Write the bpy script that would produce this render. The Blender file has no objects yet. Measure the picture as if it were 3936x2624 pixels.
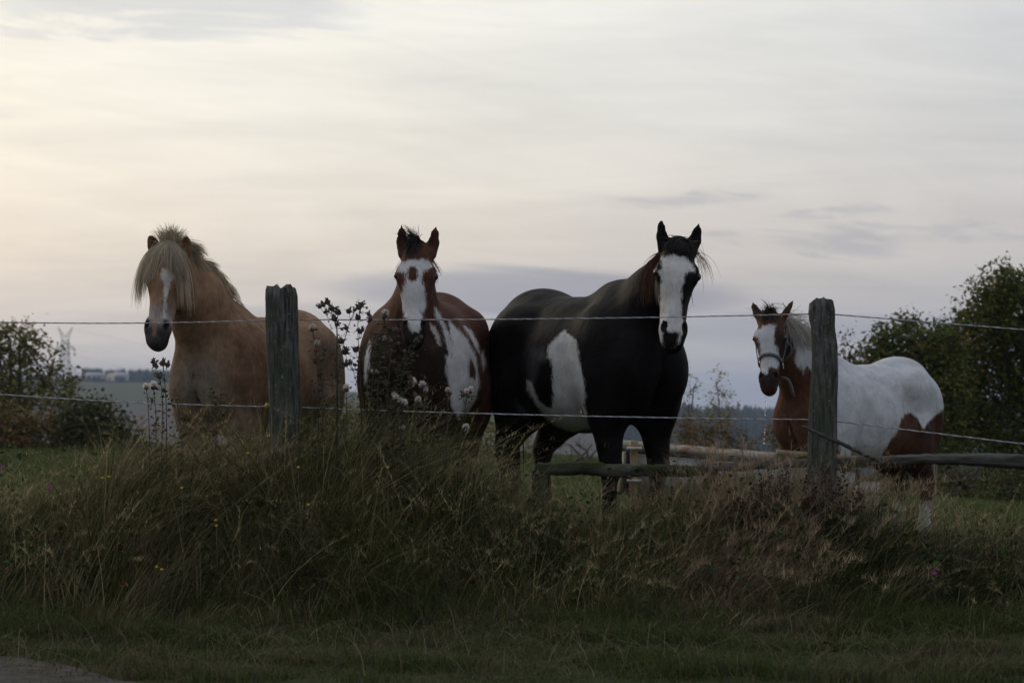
import bpy, math, random
import numpy as np
from mathutils import Vector, Matrix

random.seed(7)
RNG = np.random.default_rng(11)
scene = bpy.context.scene
COL = scene.collection

# ------------------------------------------------------------------ camera
F = 8374.0                      # focal length in photograph pixels (3936 x 2624)
EYE = 1.15                      # the photographer sits low beside the road
PITCH = math.atan(188.0 / F)
cam_d = bpy.data.cameras.new("camera")
cam = bpy.data.objects.new("camera", cam_d)
COL.objects.link(cam)
cam.location = (0, 0, EYE)
cam.rotation_euler = (math.pi / 2 + PITCH, 0, 0)
cam_d.sensor_width = 36.0
cam_d.lens = 36.0 * F / 3936.0
cam_d.clip_start = 0.1
cam_d.clip_end = 20000
cam_d.dof.use_dof = True
cam_d.dof.focus_distance = 12.4
cam_d.dof.aperture_fstop = 4.0
scene.camera = cam

# ------------------------------------------------------------------ light and sky
SUN_EL, SUN_AZ = math.radians(13.0), math.radians(-38.0)     # azimuth measured from the view axis, left is negative
SUN_DIR = Vector((math.cos(SUN_EL) * math.sin(SUN_AZ), math.cos(SUN_EL) * math.cos(SUN_AZ), math.sin(SUN_EL)))
sun_d = bpy.data.lights.new("sun", 'SUN')
sun_d.energy = 0.5
sun_d.angle = math.radians(16)
sun_d.color = (1.0, 0.80, 0.58)
sun = bpy.data.objects.new("sun", sun_d)
COL.objects.link(sun)
sun.rotation_euler = (-SUN_DIR).to_track_quat('-Z', 'Y').to_euler()
sun.location = (-20, 40, 30)

vs = scene.view_settings
vs.view_transform = 'Standard'
vs.look = 'None'
vs.exposure = 0.0
vs.gamma = 1.0
vs.use_curve_mapping = False
scene.render.engine = 'CYCLES'
cy = scene.cycles
cy.use_denoising = True
cy.max_bounces = 6
cy.diffuse_bounces = 3
cy.glossy_bounces = 2
cy.transmission_bounces = 4
cy.transparent_max_bounces = 6
cy.volume_bounces = 0
cy.use_adaptive_sampling = True
cy.adaptive_threshold = 0.02


class NT:
    """small helper round a node tree"""
    def __init__(self, tree):
        self.t = tree
        self.n = tree.nodes
        self.l = tree.links

    def add(self, typ, **kw):
        nd = self.n.new(typ)
        for k, v in kw.items():
            setattr(nd, k, v)
        return nd

    def set(self, sock, v):
        if isinstance(v, bpy.types.NodeSocket):
            self.l.new(v, sock)
        else:
            sock.default_value = v

    def math(self, op, a, b=None, c=None, clamp=False):
        nd = self.add('ShaderNodeMath', operation=op, use_clamp=clamp)
        self.set(nd.inputs[0], a)
        if b is not None:
            self.set(nd.inputs[1], b)
        if c is not None:
            self.set(nd.inputs[2], c)
        return nd.outputs[0]

    def mix(self, fac, a, b, blend='MIX'):
        nd = self.add('ShaderNodeMix', data_type='RGBA', blend_type=blend)
        self.set(nd.inputs[0], fac)
        self.set(nd.inputs[6], a if isinstance(a, bpy.types.NodeSocket) else (*a[:3], 1))
        self.set(nd.inputs[7], b if isinstance(b, bpy.types.NodeSocket) else (*b[:3], 1))
        return nd.outputs[2]

    def smooth(self, v, lo, hi):
        nd = self.add('ShaderNodeMapRange', interpolation_type='SMOOTHSTEP')
        self.set(nd.inputs[0], v)
        nd.inputs[1].default_value = lo
        nd.inputs[2].default_value = hi
        return nd.outputs[0]

    def noise(self, vec, scale, detail=4, rough=0.55, dist=0.0):
        nd = self.add('ShaderNodeTexNoise')
        if vec is not None:
            self.l.new(vec, nd.inputs['Vector'])
        nd.inputs['Scale'].default_value = scale
        nd.inputs['Detail'].default_value = detail
        nd.inputs['Roughness'].default_value = rough
        nd.inputs['Distortion'].default_value = dist
        return nd.outputs['Fac']

    def ramp(self, fac, stops):
        nd = self.add('ShaderNodeValToRGB')
        self.set(nd.inputs[0], fac)
        el = nd.color_ramp.elements
        while len(el) < len(stops):
            el.new(0.5)
        for e, (p, c) in zip(el, stops):
            e.position = p
            e.color = (*c[:3], 1)
        return nd.outputs[0]


def build_world():
    w = bpy.data.worlds.new("World")
    scene.world = w
    w.use_nodes = True
    t = NT(w.node_tree)
    t.n.clear()
    out = t.add('ShaderNodeOutputWorld')
    bg = t.add('ShaderNodeBackground')
    sky = t.add('ShaderNodeTexSky', sky_type='NISHITA')
    sky.sun_disc = False
    sky.sun_elevation = SUN_EL
    sky.sun_rotation = SUN_AZ
    sky.air_density = 1.4
    sky.dust_density = 2.5
    sky.ozone_density = 1.5
    skyc = t.mix(1.0, sky.outputs[0], (0.085, 0.085, 0.085), 'MULTIPLY')
    tc = t.add('ShaderNodeTexCoord')
    nrm = t.add('ShaderNodeVectorMath', operation='NORMALIZE')
    t.l.new(tc.outputs['Generated'], nrm.inputs[0])
    d = nrm.outputs[0]
    sep = t.add('ShaderNodeSeparateXYZ')
    t.l.new(d, sep.inputs[0])
    x, y, z = sep.outputs
    el = t.math('MULTIPLY', t.math('ARCSINE', z), 180 / math.pi)            # degrees
    az = t.math('MULTIPLY', t.math('ARCTAN2', x, y), 180 / math.pi)
    # angle from the place where the sun glows behind the cloud sheet
    dt = t.add('ShaderNodeVectorMath', operation='DOT_PRODUCT')
    t.l.new(d, dt.inputs[0])
    dt.inputs[1].default_value = SUN_DIR
    ang = t.math('MULTIPLY', t.math('ARCCOSINE', dt.outputs['Value']), 180 / math.pi)
    # colour of the cloud sheet, warm by the sun and blue-grey away from it
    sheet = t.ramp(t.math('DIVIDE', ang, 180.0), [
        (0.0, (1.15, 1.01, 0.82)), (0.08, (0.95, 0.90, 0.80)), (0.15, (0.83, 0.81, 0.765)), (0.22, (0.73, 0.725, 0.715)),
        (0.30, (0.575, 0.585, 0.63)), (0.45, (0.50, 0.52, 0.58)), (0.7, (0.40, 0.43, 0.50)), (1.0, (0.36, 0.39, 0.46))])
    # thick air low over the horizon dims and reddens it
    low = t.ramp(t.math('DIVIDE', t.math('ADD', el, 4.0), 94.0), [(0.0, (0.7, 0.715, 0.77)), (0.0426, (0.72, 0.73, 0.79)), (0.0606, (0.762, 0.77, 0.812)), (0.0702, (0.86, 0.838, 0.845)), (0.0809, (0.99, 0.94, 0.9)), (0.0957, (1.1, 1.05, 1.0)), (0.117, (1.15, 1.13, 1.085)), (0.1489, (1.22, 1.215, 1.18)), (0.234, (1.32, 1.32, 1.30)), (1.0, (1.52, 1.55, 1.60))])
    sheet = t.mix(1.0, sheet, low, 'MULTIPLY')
    # cloud plane coordinates for streaky relief
    dz = t.math('ADD', t.math('MAXIMUM', z, 0.0), 0.10)
    u = t.math('DIVIDE', x, dz)
    v = t.math('DIVIDE', y, dz)
    cx = t.add('ShaderNodeCombineXYZ')
    t.l.new(t.math('ADD', t.math('MULTIPLY', u, 0.62), t.math('MULTIPLY', v, 0.10)), cx.inputs[0])
    t.l.new(t.math('ADD', t.math('MULTIPLY', v, 1.5), t.math('MULTIPLY', u, 0.25)), cx.inputs[1])
    n1 = t.noise(cx.outputs[0], 1.5, 6, 0.55, 0.6)
    cx2 = t.add('ShaderNodeCombineXYZ')
    t.l.new(t.math('MULTIPLY', az, 0.16), cx2.inputs[0])
    t.l.new(t.math('ADD', el, t.math('MULTIPLY', az, 0.10)), cx2.inputs[1])
    n2 = t.noise(cx2.outputs[0], 0.75, 6, 0.6, 0.9)
    n3 = t.noise(cx2.outputs[0], 3.2, 5, 0.6, 0.5)
    # gentle light and dark relief of the sheet
    rel = t.math('ADD', t.math('MULTIPLY', t.math('SUBTRACT', n1, 0.5), 0.28), t.math('MULTIPLY', t.math('SUBTRACT', n2, 0.5), 0.30))
    rel = t.math('ADD', t.math('ADD', rel, t.math('MULTIPLY', t.math('SUBTRACT', n3, 0.5), 0.06)), 1.0)
    relc = t.add('ShaderNodeCombineXYZ')
    t.l.new(t.math('POWER', rel, 1.06), relc.inputs[0])
    t.l.new(rel, relc.inputs[1])
    t.l.new(t.math('POWER', rel, 0.85), relc.inputs[2])
    sheet = t.mix(1.0, sheet, relc.outputs[0], 'MULTIPLY')

    # single darker clouds: (azimuth, elevation, half width, half height, strength, tilt)
    def cloud(a0, e0, wa, we, tilt, edge):
        da = t.math('SUBTRACT', az, a0)
        de = t.math('SUBTRACT', t.math('SUBTRACT', el, e0), t.math('MULTIPLY', da, tilt))
        de = t.math('ADD', de, t.math('MULTIPLY', t.math('SUBTRACT', n2, 0.5), edge))
        q = t.math('ADD', t.math('POWER', t.math('DIVIDE', da, wa), 2.0), t.math('POWER', t.math('DIVIDE', de, we), 2.0))
        return t.math('SUBTRACT', 1.0, t.smooth(q, 0.3, 1.0))
    mask = None
    for a0, e0, wa, we, tilt, edge, amt in [
        (0.6, 2.55, 6.4, 0.80, -0.035, 0.7, 1.0), (-2.0, 1.9, 9.0, 0.55, 0.0, 0.8, 0.35), (9.0, 1.6, 9.0, 0.5, 0.0, 0.9, 0.45),
        (4.6, 4.95, 2.4, 0.26, 0.06, 1.3, 0.50), (7.4, 3.9, 3.2, 0.34, -0.05, 1.5, 0.55), (8.5, 4.6, 1.9, 0.20, 0.07, 1.2, 0.48),
        (11.0, 4.1, 3.4, 0.26, -0.03, 1.4, 0.42), (-9.0, 9.9, 6.0, 0.7, -0.02, 2.6, 0.62), (-12.6, 9.2, 2.0, 0.28, -0.03, 0.9, 0.5),
        (-18.0, 7.0, 6.0, 0.5, 0.0, 1.2, 0.4), (19.0, 5.0, 6.0, 0.5, 0.0, 1.2, 0.4), (6.0, -0.4, 30.0, 0.7, 0.0, 0.8, 0.25)]:
        m = t.math('MULTIPLY', cloud(a0, e0, wa, we, tilt, edge), amt)
        if wa < 4:
            m = t.math('MULTIPLY', m, t.smooth(n3, 0.34, 0.60))
        mask = m if mask is None else t.math('MAXIMUM', mask, m)
    dark = t.mix(1.0, sheet, (0.60, 0.655, 0.78), 'MULTIPLY')
    sheet = t.mix(mask, sheet, dark)
    # the sheet lets a little of the clear sky through
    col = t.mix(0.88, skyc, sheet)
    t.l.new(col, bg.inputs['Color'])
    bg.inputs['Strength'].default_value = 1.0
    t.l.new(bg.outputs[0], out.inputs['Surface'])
    w.cycles.sampling_method = 'MANUAL'
    w.cycles.sample_map_resolution = 512


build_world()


# ------------------------------------------------------------------ geometry helpers
CP, SP = math.cos(PITCH), math.sin(PITCH)


def P(px, py, Y):
    """point at distance Y in front of the photographer that the photograph shows at (px, py)"""
    a, b = (px - 1968.0) / F, (1312.0 - py) / F
    dy, dz = CP - b * SP, SP + b * CP
    k = Y / dy
    return np.array([a * k, Y, EYE + dz * k])


def proj(v):
    x, y, z = v[:, 0], v[:, 1], v[:, 2] - EYE
    dep = y * CP + z * SP
    return 1968 + F * x / dep, 1312 - F * (-y * SP + z * CP) / dep


def sstep(a, b, x):
    t = np.clip((x - a) / (b - a), 0, 1)
    return t * t * (3 - 2 * t)


def mesh_np(name, verts, faces, mat=None, parent=None, smooth=False, cols=None, loc=None):
    """verts (N,3) world or parent space, faces: list of (M,k) index arrays"""
    me = bpy.data.meshes.new(name)
    verts = np.asarray(verts, dtype=np.float32)
    fl = [np.asarray(f, dtype=np.int32) for f in (faces if isinstance(faces, (list, tuple)) else [faces]) if len(f)]
    me.vertices.add(len(verts))
    me.vertices.foreach_set('co', verts.ravel())
    tot = sum(f.size for f in fl)
    me.loops.add(tot)
    me.loops.foreach_set('vertex_index', np.concatenate([f.ravel() for f in fl]))
    nf = sum(len(f) for f in fl)
    me.polygons.add(nf)
    starts, s = [], 0
    for f in fl:
        starts.append(s + np.arange(len(f)) * f.shape[1])
        s += f.size
    me.polygons.foreach_set('loop_start', np.concatenate(starts).astype(np.int32))
    if smooth:
        me.polygons.foreach_set('use_smooth', np.ones(nf, dtype=bool))
    if cols is not None:
        at = me.attributes.new('col', 'FLOAT_COLOR', 'POINT')
        c4 = np.ones((len(verts), 4), dtype=np.float32)
        c4[:, :3] = cols
        at.data.foreach_set('color', c4.ravel())
    me.update(calc_edges=True)
    me.validate()
    o = bpy.data.objects.new(name, me)
    COL.objects.link(o)
    if mat is not None:
        me.materials.append(mat)
    if parent is not None:
        o.parent = parent
    if loc is not None:
        o.location = loc
    return o


def empty(name, loc):
    o = bpy.data.objects.new(name, None)
    COL.objects.link(o)
    o.location = loc
    o.empty_display_size = 0.2
    return o


def tag(o, label=None, cat=None, group=None, kind=None):
    if label:
        o['label'] = label
    if cat:
        o['category'] = cat
    if group:
        o['group'] = group
    if kind:
        o['kind'] = kind
    return o


class MB:
    """collects tubes, boxes and ribbons into one mesh"""
    def __init__(self):
        self.v, self.f3, self.f4, self.c, self.n = [], [], [], [], 0

    def raw(self, v, f3=None, f4=None, col=None):
        v = np.asarray(v, dtype=float)
        self.v.append(v)
        if f3 is not None and len(f3):
            self.f3.append(np.asarray(f3, int) + self.n)
        if f4 is not None and len(f4):
            self.f4.append(np.asarray(f4, int) + self.n)
        self.c.append(np.tile(np.asarray(col if col is not None else (1, 1, 1), float), (len(v), 1)) if np.ndim(col) < 2 else col)
        self.n += len(v)

    def tube(self, pts, rad, sides=6, col=None, caps=True, flat=None):
        pts = np.asarray(pts, float)
        n = len(pts)
        rad = np.full(n, rad) if np.isscalar(rad) else np.asarray(rad, float)
        tan = np.gradient(pts, axis=0)
        tan /= np.linalg.norm(tan, axis=1)[:, None] + 1e-12
        ref = np.array([0, 0, 1.0]) if abs(tan[0, 2]) < 0.9 else np.array([1.0, 0, 0])
        a = np.cross(tan, ref)
        a /= np.linalg.norm(a, axis=1)[:, None] + 1e-12
        b = np.cross(tan, a)
        th = np.arange(sides) * 2 * math.pi / sides
        v = pts[:, None, :] + rad[:, None, None] * (np.cos(th)[None, :, None] * a[:, None, :] + np.sin(th)[None, :, None] * b[:, None, :])
        v = v.reshape(-1, 3)
        i = np.arange(n - 1)[:, None] * sides
        j = np.arange(sides)[None, :]
        j2 = (j + 1) % sides
        f4 = np.stack([i + j, i + j2, i + sides + j2, i + sides + j], -1).reshape(-1, 4)
        f3 = []
        if caps:
            v = np.vstack([v, pts[0], pts[-1]])
            c0, c1, e = n * sides, n * sides + 1, (n - 1) * sides
            f3 = [(c0, (k + 1) % sides, k) for k in range(sides)] + [(c1, e + k, e + (k + 1) % sides) for k in range(sides)]
        self.raw(v, f3, f4, col)

    def box(self, c, half, R=None, col=None):
        s = np.array([[x, y, z] for x in (-1, 1) for y in (-1, 1) for z in (-1, 1)], float) * np.asarray(half)
        if R is not None:
            s = s @ np.asarray(R)
        self.raw(s + np.asarray(c), None, [(0, 1, 3, 2), (4, 6, 7, 5), (0, 4, 5, 1), (2, 3, 7, 6), (0, 2, 6, 4), (1, 5, 7, 3)], col)

    def build(self, name, mat, parent=None, smooth=False, origin=None, cols=False):
        v = np.vstack(self.v)
        if origin is not None:
            v = v - np.asarray(origin)
        fs = []
        if self.f3:
            fs.append(np.vstack(self.f3))
        if self.f4:
            fs.append(np.vstack(self.f4))
        return mesh_np(name, v, fs, mat, parent, smooth, np.vstack(self.c) if cols else None)


def blades(pos, hgt, lean, bend, width, col, segs=3, tipcol=None, face=None):
    """ribbons with a pointed tip.  pos (N,3), hgt (N), lean (N,2) horizontal drift per height, bend (N) droop, col (N,3)"""
    N = len(pos)
    K = segs
    t = np.linspace(0, 1, K + 1)
    ang = RNG.uniform(0, math.pi, N) if face is None else face
    side = np.stack([np.cos(ang), np.sin(ang), np.zeros(N)], 1)
    rows = []
    cc = []
    for i, ti in enumerate(t):
        rise = hgt * (ti - bend * ti ** 3 * 0.55)
        drift = lean * (hgt * (ti ** 1.3) * (0.5 + 0.9 * bend * ti))[:, None]
        p = pos + np.concatenate([drift, rise[:, None]], 1)
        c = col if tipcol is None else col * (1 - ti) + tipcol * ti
        if i < K:
            w = width * (1 - 0.75 * ti)
            rows += [p - side * w[:, None] / 2, p + side * w[:, None] / 2]
            cc += [c, c]
        else:
            rows.append(p)
            cc.append(c)
    R = 2 * K + 1
    V = np.stack(rows, 1).reshape(-1, 3)
    C = np.stack(cc, 1).reshape(-1, 3)
    base = np.arange(N)[:, None] * R
    quads = [np.stack([base[:, 0] + 2 * i, base[:, 0] + 2 * i + 1, base[:, 0] + 2 * i + 3, base[:, 0] + 2 * i + 2], 1) for i in range(K - 1)]
    tris = np.stack([base[:, 0] + 2 * K - 2, base[:, 0] + 2 * K - 1, base[:, 0] + 2 * K], 1)
    return V, [np.vstack(quads)] if quads else [], tris, C


# ------------------------------------------------------------------ materials
def new_mat(name):
    m = bpy.data.materials.new(name)
    m.use_nodes = True
    t = NT(m.node_tree)
    bs = m.node_tree.nodes['Principled BSDF']
    return m, t, bs


def attr(t, name):
    return t.add('ShaderNodeAttribute', attribute_name=name)


def leaf_mat(name, transl=0.25, rough=0.75, spec=0.15):
    m, t, bs = new_mat(name)
    a = attr(t, 'col').outputs['Color']
    t.l.new(a, bs.inputs['Base Color'])
    bs.inputs['Roughness'].default_value = rough
    bs.inputs['Specular IOR Level'].default_value = spec
    if transl > 0:
        tr = t.add('ShaderNodeBsdfTranslucent')
        t.l.new(a, tr.inputs['Color'])
        mx = t.add('ShaderNodeMixShader')
        mx.inputs[0].default_value = transl
        t.l.new(bs.outputs[0], mx.inputs[1])
        t.l.new(tr.outputs[0], mx.inputs[2])
        t.l.new(mx.outputs[0], t.n['Material Output'].inputs['Surface'])
    return m


def plain_mat(name, col, col2=None, scale=8.0, rough=0.8, stretch=(1, 1, 1), bump=0.0, spec=0.25, metallic=0.0, coord='Object', detail=6, lo=0.35, hi=0.65):
    m, t, bs = new_mat(name)
    bs.inputs['Roughness'].default_value = rough
    bs.inputs['Specular IOR Level'].default_value = spec
    bs.inputs['Metallic'].default_value = metallic
    tc = t.add('ShaderNodeTexCoord')
    mp = t.add('ShaderNodeMapping')
    mp.inputs['Scale'].default_value = stretch
    t.l.new(tc.outputs[coord], mp.inputs['Vector'])
    n = t.noise(mp.outputs[0], scale, detail, 0.6)
    c = t.mix(t.smooth(n, lo, hi), col, col2 if col2 is not None else col)
    t.l.new(c, bs.inputs['Base Color'])
    if bump:
        b = t.add('ShaderNodeBump')
        b.inputs['Strength'].default_value = bump
        b.inputs['Distance'].default_value = 0.01
        t.l.new(n, b.inputs['Height'])
        t.l.new(b.outputs[0], bs.inputs['Normal'])
    return m


M = {}
M['grass'] = leaf_mat('grass_blades', 0.22)
M['leaf'] = leaf_mat('leaves', 0.18)
M['hair'] = leaf_mat('horse_hair', 0.30, 0.5, 0.3)
M['stem'] = leaf_mat('plant_stem', 0.0)
M['bark'] = plain_mat('bark', (0.05, 0.042, 0.035), (0.10, 0.088, 0.075), 14, 0.9, (1, 1, 0.3), 0.4)


def post_mat():
    m, t, bs = new_mat('weathered_wood')
    bs.inputs['Roughness'].default_value = 0.92
    bs.inputs['Specular IOR Level'].default_value = 0.1
    tc = t.add('ShaderNodeTexCoord')
    mp = t.add('ShaderNodeMapping')
    mp.inputs['Scale'].default_value = (1, 1, 0.10)
    t.l.new(tc.outputs['Object'], mp.inputs['Vector'])
    grain = t.noise(mp.outputs[0], 60, 5, 0.65, 0.3)
    patch = t.noise(tc.outputs['Object'], 7, 5, 0.6)
    lich = t.noise(tc.outputs['Object'], 46, 5, 0.7)
    c = t.mix(t.smooth(grain, 0.32, 0.68), (0.020, 0.018, 0.017), (0.135, 0.13, 0.122))
    c = t.mix(t.math('MULTIPLY', t.smooth(patch, 0.40, 0.60), 0.62), c, (0.040, 0.055, 0.030))
    c = t.mix(t.math('MULTIPLY', t.smooth(lich, 0.60, 0.68), 0.7), c, (0.20, 0.21, 0.20))
    t.l.new(c, bs.inputs['Base Color'])
    b = t.add('ShaderNodeBump')
    b.inputs['Strength'].default_value = 0.9
    b.inputs['Distance'].default_value = 0.012
    t.l.new(grain, b.inputs['Height'])
    t.l.new(b.outputs[0], bs.inputs['Normal'])
    return m


M['post'] = post_mat()
M['log'] = plain_mat('mossy_log', (0.085, 0.082, 0.068), (0.022, 0.030, 0.011), 13, 0.95, (0.35, 1, 1), 0.8, 0.1)
M['greywood'] = plain_mat('grey_rail_wood', (0.030, 0.028, 0.025), (0.105, 0.10, 0.092), 30, 0.95, (0.1, 1, 1), 0.8, 0.1)
M['rope'] = plain_mat('white_fence_rope', (0.52, 0.52, 0.54), (0.26, 0.26, 0.27), 160, 0.7)
M['insulator'] = plain_mat('yellow_insulator', (0.42, 0.30, 0.08), (0.36, 0.25, 0.07), 30, 0.5)

# ------------------------------------------------------------------ the lie of the land
TOPX = np.array([-1500, 0, 200, 350, 450, 600, 800, 1000, 1150, 1250, 1350, 1500, 1700, 1850, 1950, 2050, 2150, 2300, 2400, 2500, 2600, 2700, 3000, 3250, 3400, 3550, 3700, 3936, 5400], float)
TOPY = np.array([1850, 1830, 1790, 1700, 1610, 1640, 1620, 1590, 1570, 1560, 1570, 1610, 1660, 1745, 1835, 1885, 1900, 1910, 1910, 1890, 1785, 1765, 1762, 1810, 1940, 2000, 1970, 1960, 1950], float)
FENCE_Y = 11.8


def veg_top(X):
    px = 1968 + F * X / FENCE_Y
    return EYE - (np.interp(px, TOPX, TOPY) - 1500) * FENCE_Y / F


def crest_z(u):
    """height of the far hills by direction (x/y)"""
    px = 1968 + F * u
    return np.interp(px, [-6000, -2000, 0, 300, 700, 1100, 1500, 1900, 2300, 2750, 3200, 4500, 9000], [-6, 4, 7, 6.5, 5.5, 3, -1, -5, -10, -16, -17, -8, -12])


def ground_z(X, Y):
    X = np.asarray(X, float)
    Y = np.asarray(Y, float)
    u = X / np.maximum(np.abs(Y), 4.0)
    past = 0.20 - 0.26 * sstep(0.8, 2.9, X) - 0.14 * sstep(2.9, 9, X)
    past = past - 0.02 * np.sin(X * 0.9 + Y * 0.35) * sstep(13, 18, Y)
    z = past * sstep(10.4, 12.7, Y)
    zt = veg_top(X)
    bank = np.clip(0.52 * zt - 0.12, 0.0, 0.42) * sstep(10.7, 11.9, Y) * (1 - sstep(12.0, 12.75, Y))
    z = np.maximum(z, 0) * (z > 0) + np.minimum(z, 0) + bank * 0.75
    yb = np.interp(u, [-0.3, -0.1, 0.0, 0.1, 0.3], [37, 36, 31, 28, 31])
    fall = np.clip((Y - yb) / 370.0, 0, 1)
    fall = np.where(fall < 0.02, fall * fall / 0.04, fall - 0.01)
    z = z * (1 - fall) + (-38.0) * fall
    rise = sstep(420, 1280, Y)
    z = z * (1 - rise) + crest_z(u) * rise
    z = z - 22 * sstep(1330, 2100, Y)
    return z


def hz(x, y):
    return float(ground_z(np.array([x]), np.array([y]))[0])


def road_edge(X):
    return 8.42 + 0.98 * sstep(-1.15, -2.25, X) + 0.25 * sstep(-2.3, -6, X)


def build_ground():
    ys = np.concatenate([np.linspace(-40, 6, 16)[:-1], np.linspace(6, 14, 90)[:-1], np.linspace(14, 40, 80)[:-1], np.geomspace(40, 4500, 90)])
    us = np.concatenate([-np.geomspace(3.2, 0.36, 14), np.linspace(-0.34, 0.34, 150), np.geomspace(0.36, 3.2, 14)])
    yy, uu = np.meshgrid(ys, us, indexing='ij')
    xx = uu * np.maximum(yy, 8.0) if True else uu
    xx = np.where(yy < 8, uu * 8.0 * (1 + (8 - yy) * 0.12), uu * yy)
    zz = ground_z(xx, np.maximum(yy, 0.0) + 0 * yy)
    zz = np.where(yy < 8, 0.0, zz)
    ny, nx = yy.shape
    V = np.stack([xx, yy, zz], -1).reshape(-1, 3)
    i = np.arange(ny - 1)[:, None] * nx + np.arange(nx - 1)[None, :]
    f = np.stack([i, i + 1, i + nx + 1, i + nx], -1).reshape(-1, 4)
    # land use: verge soil, pasture, far fields
    Y, X = V[:, 1], V[:, 0]
    u = X / np.maximum(Y, 1)
    C = np.zeros((len(V), 3))
    verge = np.array([0.030, 0.034, 0.014])
    past = np.array([0.040, 0.060, 0.014])
    k = sstep(12.3, 13.2, Y)[:, None]
    C[:] = verge * (1 - k) + past * k
    far = sstep(60, 200, Y)[:, None]
    C = C * (1 - far) + np.array([0.075, 0.095, 0.035]) * far
    stripe = np.where(Y > 1000, 0, np.where(Y > 860, 1, np.where(Y > 700, 2, 3)))
    cols = np.array([[0.062, 0.066, 0.034], [0.085, 0.066, 0.052], [0.080, 0.070, 0.056], [0.055, 0.056, 0.03]])
    w = (sstep(300, 420, Y) * (1 - sstep(2600, 3500, Y)))[:, None]
    C = C * (1 - w) + cols[stripe] * w
    m, t, bs = new_mat('earth_and_turf')
    bs.inputs['Roughness'].default_value = 1.0
    bs.inputs['Specular IOR Level'].default_value = 0.05
    tc = t.add('ShaderNodeTexCoord')
    n1 = t.noise(tc.outputs['Object'], 1.7, 6, 0.65)
    n2 = t.noise(tc.outputs['Object'], 18.0, 5, 0.7)
    a = attr(t, 'col').outputs['Color']
    c = t.mix(t.smooth(n1, 0.35, 0.7), a, t.mix(0.5, a, (0.060, 0.058, 0.028)))
    c = t.mix(1.0, c, t.ramp(n2, [(0.25, (0.55, 0.55, 0.55)), (0.75, (1.35, 1.35, 1.35))]), 'MULTIPLY')
    t.l.new(c, bs.inputs['Base Color'])
    b = t.add('ShaderNodeBump')
    b.inputs['Strength'].default_value = 0.6
    b.inputs['Distance'].default_value = 0.03
    t.l.new(n2, b.inputs['Height'])
    t.l.new(b.outputs[0], bs.inputs['Normal'])
    o = mesh_np('ground', V, f, m, smooth=True, cols=C)
    tag(o, 'grassy verge, pasture and far rolling fields', 'ground', kind='structure')
    # the lane the photograph is taken from: a ragged gravelly edge shows bottom left
    n = 160
    xs = np.linspace(-9, 9, n)
    edge = road_edge(xs) + 0.035 * np.sin(xs * 5.1) + 0.025 * np.sin(xs * 13.7 + 1)
    V = np.concatenate([np.stack([xs, edge - 5.2, np.full(n, 0.005)], 1), np.stack([xs, edge - 0.5, np.full(n, 0.006)], 1), np.stack([xs, edge, np.full(n, 0.004)], 1)])
    i = np.arange(n - 1)
    f = np.concatenate([np.stack([i + k * n, i + k * n + 1, i + (k + 1) * n + 1, i + (k + 1) * n], 1) for k in range(2)])
    rm = plain_mat('gravelly_asphalt', (0.026, 0.025, 0.021), (0.068, 0.062, 0.054), 16, 0.95, (0.5, 1, 1), 0.6, 0.1)
    tag(mesh_np('road', V, f, rm), 'grey gravelly edge of the lane', 'road', kind='structure')


build_ground()


# ------------------------------------------------------------------ horses: one implicit surface each
def nrm(v):
    v = np.asarray(v, float)
    return v / np.linalg.norm(v)


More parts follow.
